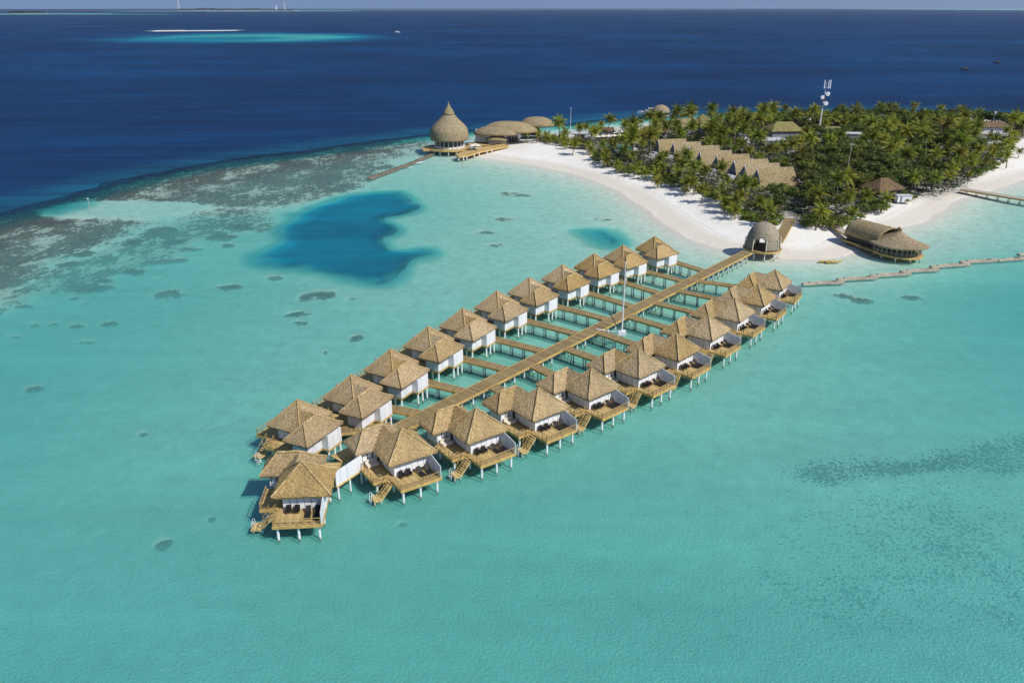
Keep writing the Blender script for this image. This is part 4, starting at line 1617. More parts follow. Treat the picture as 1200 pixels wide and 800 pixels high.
q = P(590, 166, 1.6)
ch = empty('clubhouse', (q[0], q[1], 0))
for (px, py, z, ax, ay, h, rot) in ((581, 152.8, 6.0, 10.8, 6.0, 3.1, -9), (597, 148.6, 6.8, 13.5, 7.0, 4.0, -7), (629, 142.5, 7.0, 9.0, 7.0, 3.6, -6), (582, 161.3, 3.7, 5.2, 3.4, 1.6, -6)):
    x, y = P(px, py, z + h * 0.4)
    shell_roof(ch, x, y, z, ax, ay, h, R(rot), 'shell_roof')
    keep(x, y, 9)
    keep(x - 6, y, 6)
    keep(x + 6, y, 6)
def club_box(px0, px1, pyb, z0, z1, dep, mat, name):
    x0, y0 = P(px0, pyb, z0)
    x1, _ = P(px1, pyb, z0)
    o = MB().box(x0 - q[0], x1 - q[0], y0 - q[1], y0 - q[1] + dep, z0, z1).build(name, M[mat], ch)
    return o
club_box(557, 571, 166.5, 1.4, 6.2, 8, 'white', 'wall')
club_box(572, 592, 168, 1.4, 3.6, 6, 'lightgrey', 'wall')
club_box(594, 607, 164, 1.4, 7.2, 9, 'glass', 'window')
club_box(592.5, 594, 166.5, 1.4, 6.8, 4, 'white', 'wall')
club_box(607.5, 611, 163.2, 1.4, 7.2, 8, 'white', 'wall')
club_box(611.2, 630, 159, 1.4, 7.2, 8, 'dark', 'window')
for pxx in (596, 599.5, 603, 606):
    x0, y0 = P(pxx, 164, 1.4)
    MB().box(x0 - q[0] - 0.15, x0 - q[0] + 0.15, y0 - q[1] - 0.25, y0 - q[1] - 0.01, 1.4, 7.2).build('column', M['white'], ch)
club_box(556, 573, 168.2, 0.2, 1.39, 5, 'fascia', 'terrace')
tag(ch, 'beach clubhouse under overlapping rounded thatch shell roofs beside the bell-roofed pavilion', 'clubhouse')

# ---- white beach bar, pool and parasols
x, y = P(680, 164, 1.5)
pv = empty('pool_bar', (x, y, GZ - 0.1))
MB().box(-6.2, 6.2, -3.0, 3.0, 3.1, 3.45).build('roof', M['lightgrey'], pv)
MB().box(-2.5, 2.5, -1.2, 2.4, 0, 3.09).build('wall', M['grey'], pv)
for xx in (-5.8, -2, 2, 5.8):
    for yy in (-2.7, 2.7):
        MB().box(xx - 0.12, xx + 0.12, yy - 0.12, yy + 0.12, 0, 3.09).build('post', M['white'], pv)
tag(pv, 'open pool bar with flat pale roof and posts at the beach edge', 'bar')
keep(x, y, 9)
for dx_ in (-3.2, 3.2):
    pass
x0, y0 = P(704, 175.5, 1.7)
pl = [P(704.5, 176.2, 1.75), P(708, 168.8, 1.75), P(731, 166.4, 1.75), P(735, 170.5, 1.75), P(744, 172.5, 1.75), P(744, 176.5, 1.75), P(730, 177.2, 1.75)]
loc = [(p[0] - x0, p[1] - y0) for p in pl]
po = empty('swimming_pool', (x0, y0, 0))
MB().prism(loc, 1.5, 1.83).build('pool_water', M['pool'], po)
mb = MB()
for k in range(len(loc)):
    p, q2 = loc[k], loc[(k + 1) % len(loc)]
    mb.beam((*p, 1.75), (*q2, 1.75), 0.8, 0.36)
mb.build('pool_edge', M['lightgrey'], po)
tag(po, 'turquoise swimming pool with pale edge behind the beach', 'swimming pool')
for px, py in ((712, 172), (725, 170), (738, 175)):
    x, y = P(px, py, 1.6)
    keep(x, y, 6.5)
    keep(x, y - 7, 4)
for i, (px, py) in enumerate([(700, 166.0), (706, 165.7), (712.5, 165.4), (719, 165), (725.5, 164.6), (732, 164.3)]):
    x, y = P(px, py, 1.6)
    t = empty('pool_parasol', (x, y, GZ))
    MB().tube([(0, 0, 0), (0, 0, 2.7)], 0.06, 6).build('pole', M['metal'], t)
    MB().lathe([(1.75, 2.25), (1.7, 2.35), (0.02, 3.1)], 4 if i % 2 else 8).build('canopy', M['cream'], t)
    MB().lathe([(0.5, 0), (0.5, 0.12), (0.02, 0.12)], 10).build('base', M['grey'], t)
    tag(t, 'cream parasol behind the pool, %s of the line counted from the pool bar' % ORD[i], 'parasol', 'parasols along the pool')
    keep(x, y, 2.5)
x, y = P(746, 174.2, 1.6)
for i, (px, py) in enumerate([(729, 174.4), (745.5, 173.2)]):
    x, y = P(px, py, 1.6)
    t = empty('wide_parasol', (x, y, GZ))
    MB().tube([(0, 0, 0), (0, 0, 2.7)], 0.07, 6).build('pole', M['metal'], t)
    MB().lathe([(2.7, 2.3), (2.65, 2.4), (0.02, 3.3)], 8).build('canopy', M['cream'], t)
    MB().lathe([(0.5, 0), (0.5, 0.12), (0.02, 0.12)], 10).build('base', M['grey'], t)
    tag(t, ['wide white parasol at the middle front of the pool', 'wide white parasol at the palm-side end of the pool'][i], 'parasol', 'parasols along the pool')
# small white hut
x, y = P(711, 160, 1.6)
hu = empty('white_hut', (x, y, GZ - 0.1))
MB().box(-3, 3, -2, 2, 0, 2.8).build('wall', M['white'], hu)
slab = MB()
slope(slab, (-3.6, -2.6, 2.85), (3.6, -2.6, 2.85), (3.2, 0, 4.6), (-3.2, 0, 4.6), 0.6, 0.05, 0.2)
slope(slab, (-3.6, 2.6, 2.85), (3.6, 2.6, 2.85), (3.2, 0, 4.6), (-3.2, 0, 4.6), 0.6, 0.05, 0.2)
slab.build('roof', M['thatch_brown'], hu)
MB().box(-0.5, 0.5, -2.06, -2.003, 0, 2.1).build('door', M['dark'], hu)
tag(hu, 'small white hut with dark roof between the pool bar and the palms', 'hut')
keep(x, y, 4)


# ---- roofs seen among the trees
def hip_house(px, py, L, W, zw, zr, rot, roofmat, wallmat, label, name='house', ridge=None, cat='house'):
    x, y = P(px, py, GZ + zw)
    r = empty(name, (x, y, GZ - 0.1), R(rot))
    rid = ridge
    hip_roof(-L / 2, L / 2, -W / 2, W / 2, zw, zr, rid, 0.3, 0.6, 0.06).build('roof', M[roofmat], r)
    MB().box(-L / 2 + 0.9, L / 2 - 0.9, -W / 2 + 0.9, W / 2 - 0.9, 0, zw - 0.25).build('wall', M[wallmat], r)
    for k in range(3):
        xx = -L / 2 + 0.9 + (L - 1.8) * (k + 0.5) / 3
        MB().box(xx - 0.7, xx + 0.7, -W / 2 + 0.82, -W / 2 + 0.893, 0.9, 2.3).build('window', M['glass'], r)
    tag(r, label, cat)
    c, s = math.cos(R(rot)), math.sin(R(rot))
    for t in (-0.3, 0, 0.3):
        keep(x + c * L * t, y + s * L * t, W * 0.6 + 0.8)
        keep(x + c * L * t, y + s * L * t - W * 0.8, W * 0.45)
    return r


hip_house(917, 151, 16, 13, 5.2, 8.6, 6, 'roof_green', 'grey', 'grey house with an olive hip roof among palms left of the antenna mast', ridge=(-3.5, 4.5))
hip_house(804, 146.5, 20, 10, 4.4, 7.6, -4, 'thatch_far', 'grey', 'thatched hall among the palms behind the A-frame villas', 'hall', cat='hall')
hip_house(823, 142.5, 9, 9, 5.0, 8.8, 0, 'roof_green', 'grey', 'small house with steep mossy roof rising behind the thatched hall', ridge=(-0.3, 0.3))
hip_house(1034, 219, 12, 9, 3.6, 6.8, 24, 'thatch_brown', 'dark', 'brown thatched hut behind the white kiosk on the lagoon side')
hip_house(1098, 166, 9, 7, 3.8, 6.2, 12, 'thatch_old', 'grey', 'weathered grey thatched hut deep in the trees near the far beach')
hip_house(768, 153.5, 12, 7, 4.0, 6.4, -20, 'thatch_brown', 'grey', 'dark roofed house in palm shade between pool and thatched hall')
hip_house(1158, 147.5, 22, 10, 3.6, 6.0, 0, 'thatch_brown', 'white', 'long brown roofed white building by the far beach at the right edge')
for q_ in ((1150, 158), (1160, 160), (1170, 160), (1158, 166), (1168, 170)):
    keep(*P(*q_, 1.6), 8)


def flat_house(px, py, L, W, h, rot, label, roofmat='lightgrey', wallmat='white', name='flat_roofed_house', cat='house', front=True):
    x, y = P(px, py, GZ + h)
    r = empty(name, (x, y, GZ - 0.1), R(rot))
    MB().box(-L / 2, L / 2, -W / 2, W / 2, 0, h - 0.25).build('wall', M[wallmat], r)
    MB().box(-L / 2 - 0.4, L / 2 + 0.4, -W / 2 - 0.4, W / 2 + 0.4, h - 0.25, h).build('roof', M[roofmat], r)
    for k in range(2):
        xx = -L / 4 + k * L / 2
        MB().box(xx - 0.8, xx + 0.8, -W / 2 - 0.06, -W / 2 - 0.003, 0.8, 2.2).build('window', M['glass'], r)
    tag(r, label, cat)
    keep(x, y, max(L, W) * 0.6)
    if front:
        keep(x, y - W * 0.7, max(L, W) * 0.45)
    return r


flat_house(905, 162.5, 11, 7, 3.6, 14, 'grey house with flat pale roof below the olive hip roof', 'lightgrey', 'grey', front=False)
flat_house(913, 169.0, 7, 5, 3.2, 14, 'smaller flat roofed house in front of the one below the olive roof', 'lightgrey', 'grey', front=False)
flat_house(893, 160, 6, 5, 3.4, 14, 'small white outbuilding left of the flat roofed house')
flat_house(999.5, 155.5, 7.5, 5, 6.5, -4, 'grey flat roof showing above the trees to the right of the mast', 'lightgrey', 'grey', front=False)
flat_house(965, 149.0, 16, 8, 5.0, -8, 'long low building with overgrown green roof at the foot of the antenna mast', 'roof_green', 'grey')
flat_house(1012.5, 164.5, 4.5, 3.5, 5.5, -4, 'small grey roofed shed among trees on the lagoon side of the mast', 'lightgrey', 'grey', front=False)
flat_house(876, 157, 7, 5, 4.5, 0, 'grey roofed shed behind the A-frame villas beside the flat roofed house', 'grey')

# white wall and skiff on the lagoon-side beach
x, y = P(1060, 236.5, 1.5)
wb = empty('white_kiosk', (x, y, 1.3), R(4))
MB().box(-2.4, 2.4, 0, 2.2, 0, 2.1).build('wall', M['white'], wb)
MB().box(-2.6, 2.6, -0.2, 2.4, 2.1, 2.25).build('roof', M['lightgrey'], wb)
MB().box(-1.7, -0.9, -0.05, -0.003, 0, 1.9).build('door', M['grey'], wb)
tag(wb, 'white boxy kiosk on the sand below the brown thatched hut', 'kiosk')
keep(x, y - 1, 3)
x, y = P(1033.5, 233.8, 1.5)
bt = empty('beached_skiff', (x, y, 1.55), R(8))


def hull(L, W, H, n=14):
    mb = MB()
    rows = []
    for i in range(n + 1):
        t = i / n
        xx = -L / 2 + L * t
        wd = W / 2 * (1 - max(0, (t - 0.45) / 0.55) ** 2.2) * (0.85 + 0.15 * min(1, t * 4))
        sh = H * (1 + 0.35 * max(0, t - 0.5) * 2)
        rows.append([(xx, -wd, sh), (xx, -wd * 0.75, H * 0.35), (xx, 0, 0.0 + 0.5 * H * max(0, t - 0.75) * 4 * 0.6), (xx, wd * 0.75, H * 0.35), (xx, wd, sh)])
    b0 = len(mb.v)
    for r_ in rows:
        mb.v.extend(r_)
    for i in range(n):
        for j in range(4):
            q_ = b0 + i * 5 + j
            mb.f.append((q_, q_ + 1, q_ + 6, q_ + 5))
    mb.f.append(tuple(b0 + j for j in range(5)))
    # inner floor
    b1 = len(mb.v)
    for r_ in rows:
        mb.v.append((r_[0][0], r_[0][1] * 0.92, r_[0][2] - 0.12))
        mb.v.append((r_[4][0], r_[4][1] * 0.92, r_[4][2] - 0.12))
    for i in range(n):
        mb.f.append((b1 + 2 * i, b1 + 2 * i + 1, b1 + 2 * i + 3, b1 + 2 * i + 2))
    return mb


hull(6.0, 2.0, 0.8).build('hull', M['metal'], bt)
mb = MB()
for xx in (-1.8, 0, 1.6):
    mb.box(xx - 0.18, xx + 0.18, -0.85, 0.85, 0.62, 0.84)
mb.build('thwart', M['greywood'], bt)
tag(bt, 'small white skiff pulled up on the sand beside the white kiosk', 'boat')
keep(x, y - 2, 4.5)

# yellow canoes at the waterline
for i, (px, py, rz) in enumerate([(969.5, 306.6, 3), (976, 306.2, 6)]):
    x, y = P(px, py, 0.15)
    y -= 0.8 * i
    k_ = empty('yellow_canoe', (x, y, -0.02), R(rz))
    mb = hull(4.2, 0.85, 0.42)
    n0 = len(mb.v)
    mb.build('hull', M['yellow'], k_)
    mb = MB()
    mb.box(-0.7, -0.35, -0.30, 0.30, 0.32, 0.46)
    mb.box(0.6, 0.95, -0.26, 0.26, 0.32, 0.46)
    mb.build('seat', M['cream'], k_)
    tag(k_, ['yellow canoe afloat at the waterline, nearer the dome', 'yellow canoe afloat at the waterline, nearer the restaurant'][i], 'canoe', 'canoes at the waterline')

# ---- antenna mast
x, y = P(960.5, 146, GZ + 6)
am = empty('antenna_mast', (x, y, GZ - 0.2), 0.0)
HM = 26.0
MB().tube([(0, 0, 0), (0.2, 0, HM * 0.5), (0.55, 0, HM)], [0.42, 0.32, 0.22], 8).build('pole', M['metal'], am)
for k in range(5):
    z = HM * (0.55 + 0.09 * k)
    pass
MB().tube([(0.3, 0, HM * 0.66), (0.34, 0, HM * 0.74)], 0.36, 8).build('painted_band', M['red'], am)
for (dx_, z, r_) in ((1.25, HM * 0.79, 1.0), (-1.1, HM * 0.73, 0.9), (1.0, HM * 0.62, 1.0)):
    mb = MB()
    mb.lathe([(0.02, -0.35), (r_ * 0.6, -0.22), (r_, 0.0), (r_ * 1.0, 0.25), (0.02, 0.30)], 20)
    mb.v = [(p[0] + dx_ + 0.3, -p[2] - 0.75, p[1] + z) for p in mb.v]
    mb.build('dish', M['metal'], am)
    MB().beam((0.35, -0.2, z), (dx_ + 0.3, -0.45, z), 0.25).build('bracket', M['metal'], am)
for (dx_, dy_) in ((-1.1, -0.3), (0.75, -0.7), (1.9, 0.2)):
    MB().box(dx_ + 0.42, dx_ + 0.76, dy_ - 0.17, dy_ + 0.17, HM * 0.88, HM * 1.03).build('panel_antenna', M['metal'], am)
    MB().beam((0.5, 0, HM * 0.9), (dx_ + 0.6, dy_, HM * 0.9), 0.2).build('bracket', M['metal'], am)
tag(am, 'tall white telecom mast with dishes and panel antennas above the palms', 'mast')

# lamp poles and small poles
x, y = P(990.5, 212, GZ)
o = MB().tube([(0, 0, 0), (0.15, 0, 7), (0.3, 0, 13.2)], [0.22, 0.17, 0.12], 8).box(-0.5, 1.3, -0.35, 0.35, 13.2, 13.45).build('lamp_pole', M['greywood'], loc=(x, y, GZ - 0.2))
tag(o, 'tall weathered lamp pole standing among the palms behind the beach', 'lamp pole')
keep(x, y - 3, 3)
x, y = P(668.5, 150, 3)
o = MB().tube([(0, 0, 0), (0, 0, 11.5)], [0.11, 0.07], 6).box(-0.18, 0.18, -0.18, 0.18, 11.5, 11.7).build('flagpole', M['metal'], loc=(x, y, GZ - 0.2))
tag(o, 'thin white flagpole rising above the palms near the clubhouse', 'flagpole')
x, y = P(1163, 147, 4)
o = MB().tube([(0, 0, 0), (0, 0, 9.0)], [0.5, 0.4], 8).box(-0.6, 0.6, -0.6, 0.6, 9.0, 9.3).build('white_pylon', M['metal'], loc=(x, y, GZ - 0.2))
tag(o, 'short white pylon standing behind the long brown roofed building', 'pylon')

# ---- thatched boat house and yacht on the far side
x, y = P(774, 134.5, 1.5)
bh = empty('boat_house', (x, y, 0))
mb = MB()
mb.lathe([(6.2, 4.2), (6.3, 5.2), (5.6, 7.2), (4.2, 8.9), (2.4, 10.1), (0.02, 10.6)], 36)
mb.build('roof', M['thatch_far'], bh, smooth=True)
MB().lathe([(5.2, 1.6), (5.2, 4.6)], 24).build('wall', M['dark'], bh)
MB().lathe([(0.02, 1.4), (6.5, 1.4), (6.5, 1.6), (0.02, 1.6)], 30).build('deck', M['deck'], bh)
for k in range(8):
    a = math.pi * 2 * k / 8
    MB().tube([(5.8 * math.cos(a), 5.8 * math.sin(a), -2), (5.8 * math.cos(a), 5.8 * math.sin(a), 1.39)], 0.2, 6).build('pile', M['pile'], bh)
bh.scale = (0.85, 0.75, 0.68)
tag(bh, 'round domed thatch jetty house on the far shore beside the white yacht', 'jetty house')
keep(x, y, 9)
x, y = P(760, 134.2, 0)
yc = empty('white_yacht', (x, y, -0.3), R(176))
hull(13.5, 4.0, 1.7).build('hull', M['metal'], yc)
mb = MB()
mb.box(-4.5, 2.0, -1.4, 1.4, 1.55, 2.9)
mb.build('cabin', M['metal'], yc)
MB().box(-4.3, 1.8, -1.42, 1.42, 2.1, 2.6).build('window', M['glass'], yc)
MB().box(-5.4, 0.5, -1.6, 1.6, 3.9, 4.05).build('sun_roof', M['metal'], yc)
for xx in (-4.6, -0.2):
    for yy in (-1.3, 1.3):
        MB().box(xx - 0.06, xx + 0.06, yy - 0.06, yy + 0.06, 2.9, 3.9).build('post', M['metal'], yc)
tag(yc, 'white motor yacht with dark windows moored off the far shore', 'yacht')

# ---- jetty at the right edge and breakwaters
A = P(1127, 221.5, 1.6)
B = P(1216, 236.0, 1.6)
gangway('timber_jetty', A, B, 3.2, 'long grey timber jetty reaching from the beach out past the right edge', mat='greywood', z=1.7, step=3.4, cat='jetty', edge=0.5)

SEG = [((940, 333.5), (988.5, 331.5)), ((981, 328.5), (1027.5, 326.2)), ((1020, 324), (1066.5, 321.5)), ((1055.5, 319), (1099.5, 316.8)), ((1090.5, 313.5), (1135.5, 310.6)),
       ((1125.5, 308.2), (1168.5, 305.6)), ((1168.5, 306.0), (1203, 303.6)), ((1193, 299), (1240, 296))]
for i, (a, b2) in enumerate(SEG):
    A, B = P(*a), P(*b2)
    L = math.hypot(B[0] - A[0], B[1] - A[1])
    r = empty('sandbag_breakwater', (A[0], A[1], 0), math.atan2(B[1] - A[1], B[0] - A[0]))
    n = max(2, int(L / 3.2))
    for s, row in enumerate((-0.32, 0.32)):
        mb = MB()
        for k in range(n):
            x0 = L * k / n
            x1 = L * (k + 1) / n - 0.02
            zt_ = 0.55 + 0.12 * hash3(k, i, s)
            pts = [(x0, row, 0.0), (x0 + 0.15, row, 0.02), (x1 - 0.15, row, 0.02), (x1, row, 0.0)]
            mb.tube([(p[0], p[1] + 0.08 * (hash3(k, s, 4) - 0.5), zt_ - 0.50) for p in pts], [0.28, 0.36, 0.36, 0.28], 8)
        mb.build('bag_course', M['sandbag'], r)
    mb = MB()
    for k in range(n):
        x0 = L * (k + 0.5) / n - (0 if k < n - 1 else L / n * 0.5)
        mb.tube([(x0, 0, 0.36), (x0 + 0.2, 0, 0.40), (x0 + L / n - 0.25, 0, 0.40), (x0 + L / n - 0.05, 0, 0.36)], [0.24, 0.33, 0.33, 0.24], 8)
    mb.build('top_course', M['sandbag'], r)
    tag(r, 'low sandbag breakwater section in the lagoon, %s counted from the villas outwards' % ORD[i], 'breakwater', 'sandbag breakwater sections')

BRK = [((432.5, 210), (452, 203)), ((451, 203.5), (472, 195.5)), ((471, 196.5), (490, 188.5)), ((489, 188.5), (506.5, 181.5))]
for i, (a, b2) in enumerate(BRK):
    A, B = P(*a), P(*b2)
    L = math.hypot(B[0] - A[0], B[1] - A[1])
    mb = MB()
    n = int(L / 1.1)
    for k in range(n):
        for s in (-0.5, 0.45):
            x0 = L * (k + 0.5 + 0.3 * (hash3(k, i, s) - 0.5)) / n
            rr = 0.55 + 0.35 * hash3(k, s, i + 9)
            mb.lathe([(0.05, -0.6), (rr, -0.35), (rr * 1.1, 0.0), (rr * 0.8, 0.38), (0.05, 0.5 + 0.2 * hash3(k, s, 2))], 7, cx=x0, cy=s)
    o = mb.build('rock_breakwater', M['rock'], loc=(A[0], A[1], 0.05))
    o.rotation_euler = (0, 0, math.atan2(B[1] - A[1], B[0] - A[0]))
    tag(o, 'dark rock breakwater stretch near the bell-roofed pavilion, %s counted from the open reef' % ORD[i], 'breakwater', 'rock breakwater stretches')
# surf breaking on the rocks
m, nt, b = newmat('foam')
geo = nt.nodes.new('ShaderNodeNewGeometry')
f = noise(nt, geo.outputs['Position'], 0.5, 5, 0.7)
f2 = noise(nt, geo.outputs['Position'], 0.12, 3, 0.6)
b.inputs['Base Color'].default_value = (0.8, 0.84, 0.85, 1)
b.inputs['Roughness'].default_value = 0.9
tc = nt.nodes.new('ShaderNodeTexCoord')
dist_ = nt.nodes.new('ShaderNodeVectorMath')
dist_.operation = 'LENGTH'
nt.links.new(tc.outputs['Object'], dist_.inputs[0])
fall_ = mapr(nt, dist_.outputs['Value'], 0.0, 1.0, 0.16, -0.22)
alpha = mapr(nt, math_(nt, 'ADD', math_(nt, 'ADD', math_(nt, 'MULTIPLY', f, 0.6), math_(nt, 'MULTIPLY', f2, 0.4)), fall_), 0.5, 0.66, 0, 0.85)
nt.links.new(alpha, b.inputs['Alpha'])
M['foam'] = m
for i, (px, py, ax_, ay_, rz) in enumerate([(491, 191, 9.5, 4.0, 58), (481, 196, 5, 2.4, 60)]):
    x, y = P(px, py)
    mb = MB()
    mb.lathe([(0.02, 0.0), (0.5, 0.02), (1.0, 0.0)], 28)
    o = mb.build('surf', M['foam'], loc=(x, y, 0.035))
    o.scale = (ax_, ay_, 1)
    o.rotation_euler = (0, 0, R(rz))
    o['kind'] = 'stuff'

# swing in the shallows and channel marker
x, y = P(545.5, 196.0, 0)
sw = empty('water_swing', (x, y, -1.0), R(10))
for s in (-1.3, 1.3):
    MB().tube([(s, 0, 0), (s, 0, 3.9)], 0.09, 6).build('post', M['greywood'], sw)
MB().tube([(-1.5, 0, 3.85), (1.5, 0, 3.85)], 0.08, 6).build('crossbar', M['greywood'], sw)
mb = MB()
mb.box(-0.8, 0.8, -0.25, 0.25, 1.35, 1.45)
mb.build('seat', M['greywood'], sw)
for s in (-0.7, 0.7):
    MB().tube([(s, 0, 1.4), (s, 0, 3.85)], 0.03, 5).build('rope', M['cream'], sw)
tag(sw, 'wooden swing standing in the shallows below the curved timber deck', 'swing')
x, y = P(105, 245.5, 0)
mk = empty('channel_marker', (x, y, -1.2))
MB().tube([(0, 0, 0), (0.1, 0, 4.6)], 0.09, 8).build('post', M['greywood'], mk)
MB().box(-0.12, 0.32, -0.1, 0.1, 4.5, 4.9).build('top_mark', M['metal'], mk)
tag(mk, 'thin pale channel marker post standing alone at the reef edge', 'marker post')

# ------------------------------------------------------------------ palms, trees and undergrowth
rnd = random.Random(5)


def frond(mb, az, el, L, droop, r, w=0.55):
    """one pinnate frond: a bent rachis with drooping leaflets on both sides"""
    n = 9
    p = Vector((0, 0, 0))
    d = Vector((math.cos(az) * math.cos(el), math.sin(az) * math.cos(el), math.sin(el)))
    side = Vector((-math.sin(az), math.cos(az), 0))
    pts = [p.copy()]
    for k in range(n):
        p = p + d * (L / n)
        d = (d + Vector((0, 0, -droop / n))).normalized()
        pts.append(p.copy())
    tw = r.uniform(-0.35, 0.35)
    for k in range(1, n + 1):
        t = k / n
        ll = L * 0.33 * (math.sin(math.pi * min(1, 0.18 + 0.80 * t)) ** 0.7)
        a, b_ = pts[k - 1], pts[k]
        fw = (b_ - a).normalized()
        for s in (-1, 1):
            dr = side * s * math.cos(tw) + Vector((0, 0, -0.55 + 0.25 * r.random() + s * math.sin(tw) * 0.5)) + fw * 0.55
            dr.normalize()
            for h in (0.15, 0.65):
                q = a.lerp(b_, h)
                q2 = a.lerp(b_, h + 0.48)
                tip = q + dr * ll * r.uniform(0.85, 1.1) + Vector((0, 0, -0.12 * ll))
                n0 = len(mb.v)
                mb.v.extend([tuple(q), tuple(q2), tuple(tip)])
                mb.f.append((n0, n0 + 1, n0 + 2))
    return mb


def make_palm(name, seed, H, L, nf, lean, mat):
    r = random.Random(seed)
    root = empty(name)
    a = r.uniform(0, 6.28)
    pts, rad = [], []
    for k in range(8):
        t = k / 7
        o_ = lean * H * (t ** 1.6)
        pts.append((math.cos(a) * o_, math.sin(a) * o_, H * t - 0.3))
        rad.append(0.20 - 0.08 * t + 0.10 * (1 - t) ** 6)
    MB().tube(pts, rad, 7).build('trunk', M['trunk'], root, smooth=True)
    mb = MB()
    for k in range(nf):
        az = 2.399963 * k + r.uniform(-0.25, 0.25)
        t = k / nf
        el = R(80 - 105 * t + r.uniform(-9, 9))
        frond(mb, az, el, L * r.uniform(0.85, 1.1) * (0.8 + 0.25 * math.sin(math.pi * min(1, t + 0.25))), 1.1 + 0.5 * r.random(), r)
    c = mb.build('crown', M[mat], root, loc=pts[-1], fix=False)
    return root


def make_tree(name, seed, H, rx, rz, n, mat, leaf, trunk=True):
    r = random.Random(seed)
    root = empty(name)
    cl = []
    nb = 9
    mbt = MB()
    hz = H - rz
    mbt.tube([(0, 0, -0.3), (0.1, 0.1, hz * 0.55), (0, 0, hz)], [0.28, 0.2, 0.12], 7)
    for k in range(nb):
        a = 2.4 * k + r.uniform(-.3, .3)
        rr = rx * (0.25 + 0.6 * math.sqrt((k + 0.5) / nb))
        c = Vector((math.cos(a) * rr, math.sin(a) * rr, hz + rz * r.uniform(-0.35, 0.65) * (1 - 0.5 * rr / rx)))
        cl.append((c, rx * r.uniform(0.30, 0.46)))
        mbt.tube([(0, 0, hz * 0.55), tuple(c * 0.6 + Vector((0, 0, hz * 0.3))), tuple(c)], [0.12, 0.08, 0.04], 5)
    cl.append((Vector((0, 0, hz + rz * 0.5)), rx * 0.45))
    if trunk:
        mbt.build('trunk', M['trunk'], root)
    mb = MB()
    for k in range(n):
        c, cr = cl[r.randrange(len(cl))]
        v = Vector((r.gauss(0, 1), r.gauss(0, 1), r.gauss(0, 1))).normalized()
        p = c + Vector((v.x * cr, v.y * cr, v.z * cr * 0.7)) * (r.random() ** 0.35)
        nn = (v + Vector((r.uniform(-.8, .8), r.uniform(-.8, .8), r.uniform(-.1, 1.0)))).normalized()
        u = nn.orthogonal().normalized()
        u.rotate(Matrix.Rotation(r.uniform(0, 6.28), 3, nn))
        w_ = nn.cross(u)
        s = leaf * r.uniform(0.6, 1.25)
        n0 = len(mb.v)
        mb.v.extend([tuple(p - u * s), tuple(p + w_ * s * 0.5), tuple(p + u * s), tuple(p - w_ * s * 0.5)])
        mb.f.append((n0, n0 + 1, n0 + 2, n0 + 3))
    mb.build('crown', M[mat], root, fix=False)
    return root


PALMS = [make_palm('palm_tree', 100 + k, h_, l_, nf, ln, 'frond') for k, (h_, l_, nf, ln) in enumerate([(7.6, 4.4, 28, 0.10), (8.8, 4.5, 30, 0.14), (6.4, 4.3, 26, 0.06), (9.6, 4.5, 28, 0.16), (8.2, 4.0, 26, 0.20), (7.0, 4.7, 30, 0.08)])]
YOUNG = [make_palm('young_palm', 200 + k, h_, l_, nf, ln, 'frond_sun') for k, (h_, l_, nf, ln) in enumerate([(3.6, 3.2, 20, 0.10), (4.6, 3.4, 22, 0.16), (2.8, 3.1, 19, 0.06), (4.4, 3.1, 18, 0.25), (2.0, 3.2, 21, 0.05)])]
TREES = [make_tree('broadleaf_tree', 300 + k, h_, rx, rz, n, 'leaf', lf) for k, (h_, rx, rz, n, lf) in enumerate([(8.0, 4.6, 3.2, 1500, 0.42), (7.0, 4.0, 2.6, 1300, 0.40), (9.2, 5.0, 3.6, 1700, 0.45)])]
SHRUBS = [make_tree('beach_shrub', 400 + k, h_, rx, rz, n, 'shrub', lf) for k, (h_, rx, rz, n, lf) in enumerate([(2.2, 2.0, 1.3, 420, 0.26), (1.7, 1.6, 1.0, 320, 0.24), (2.8, 2.3, 1.5, 480, 0.28)])]
KID = {o.name: kids(o) for o in PALMS + YOUNG + TREES + SHRUBS}
first_use = set()


def plant(proto, x, y, s, label, cat, group, rz=None):
    o = proto
    if proto.name in first_use:
        o = copy_tree(proto, KID[proto.name])
    else:
        first_use.add(proto.name)
    o.location = (x, y, GZ - 0.15)
    o.rotation_euler = (0, 0, rnd.uniform(0, 6.28) if rz is None else rz)
    o.scale = (s, s, s * rnd.uniform(0.92, 1.08))
    tag(o, label, cat, group)
    return o


veg_l = [tuple(p) for p in veg_w]


def in_poly(x, y, poly):
    c = False
    n = len(poly)
    for i in range(n):
        ax, ay = poly[i]
        bx, by = poly[(i + 1) % n]
        if (ay > y) != (by > y) and x < (bx - ax) * (y - ay) / (by - ay) + ax:
            c = not c
    return c


def edge_d(x, y):
    return -float(sdist(veg_w, np.array([x]), np.array([y]))[0])


def shore_d(x, y):
    return -float(sdist(shore_w, np.array([x]), np.array([y]))[0])


def free(x, y, pad=0.0):
    return all((x - a) ** 2 + (y - b_) ** 2 > (r_ + pad) ** 2 for a, b_, r_ in KEEP)


def to_px(x, y, z):
    zz_ = z - CAM_H
    F = y * CP - zz_ * SP
    U = y * SP + zz_ * CP
    return 600 + FPX * x / F, 400 - FPX * U / F


placed = []


def spaced(x, y, d):
    return all((x - a) ** 2 + (y - b_) ** 2 > (d * 0.5 + e * 0.5) ** 2 for a, b_, e in placed)


# zone of dense broad-leaved trees on the lagoon side and of tall palms elsewhere
counts = {'p': 0, 't': 0, 's': 0, 'y': 0}


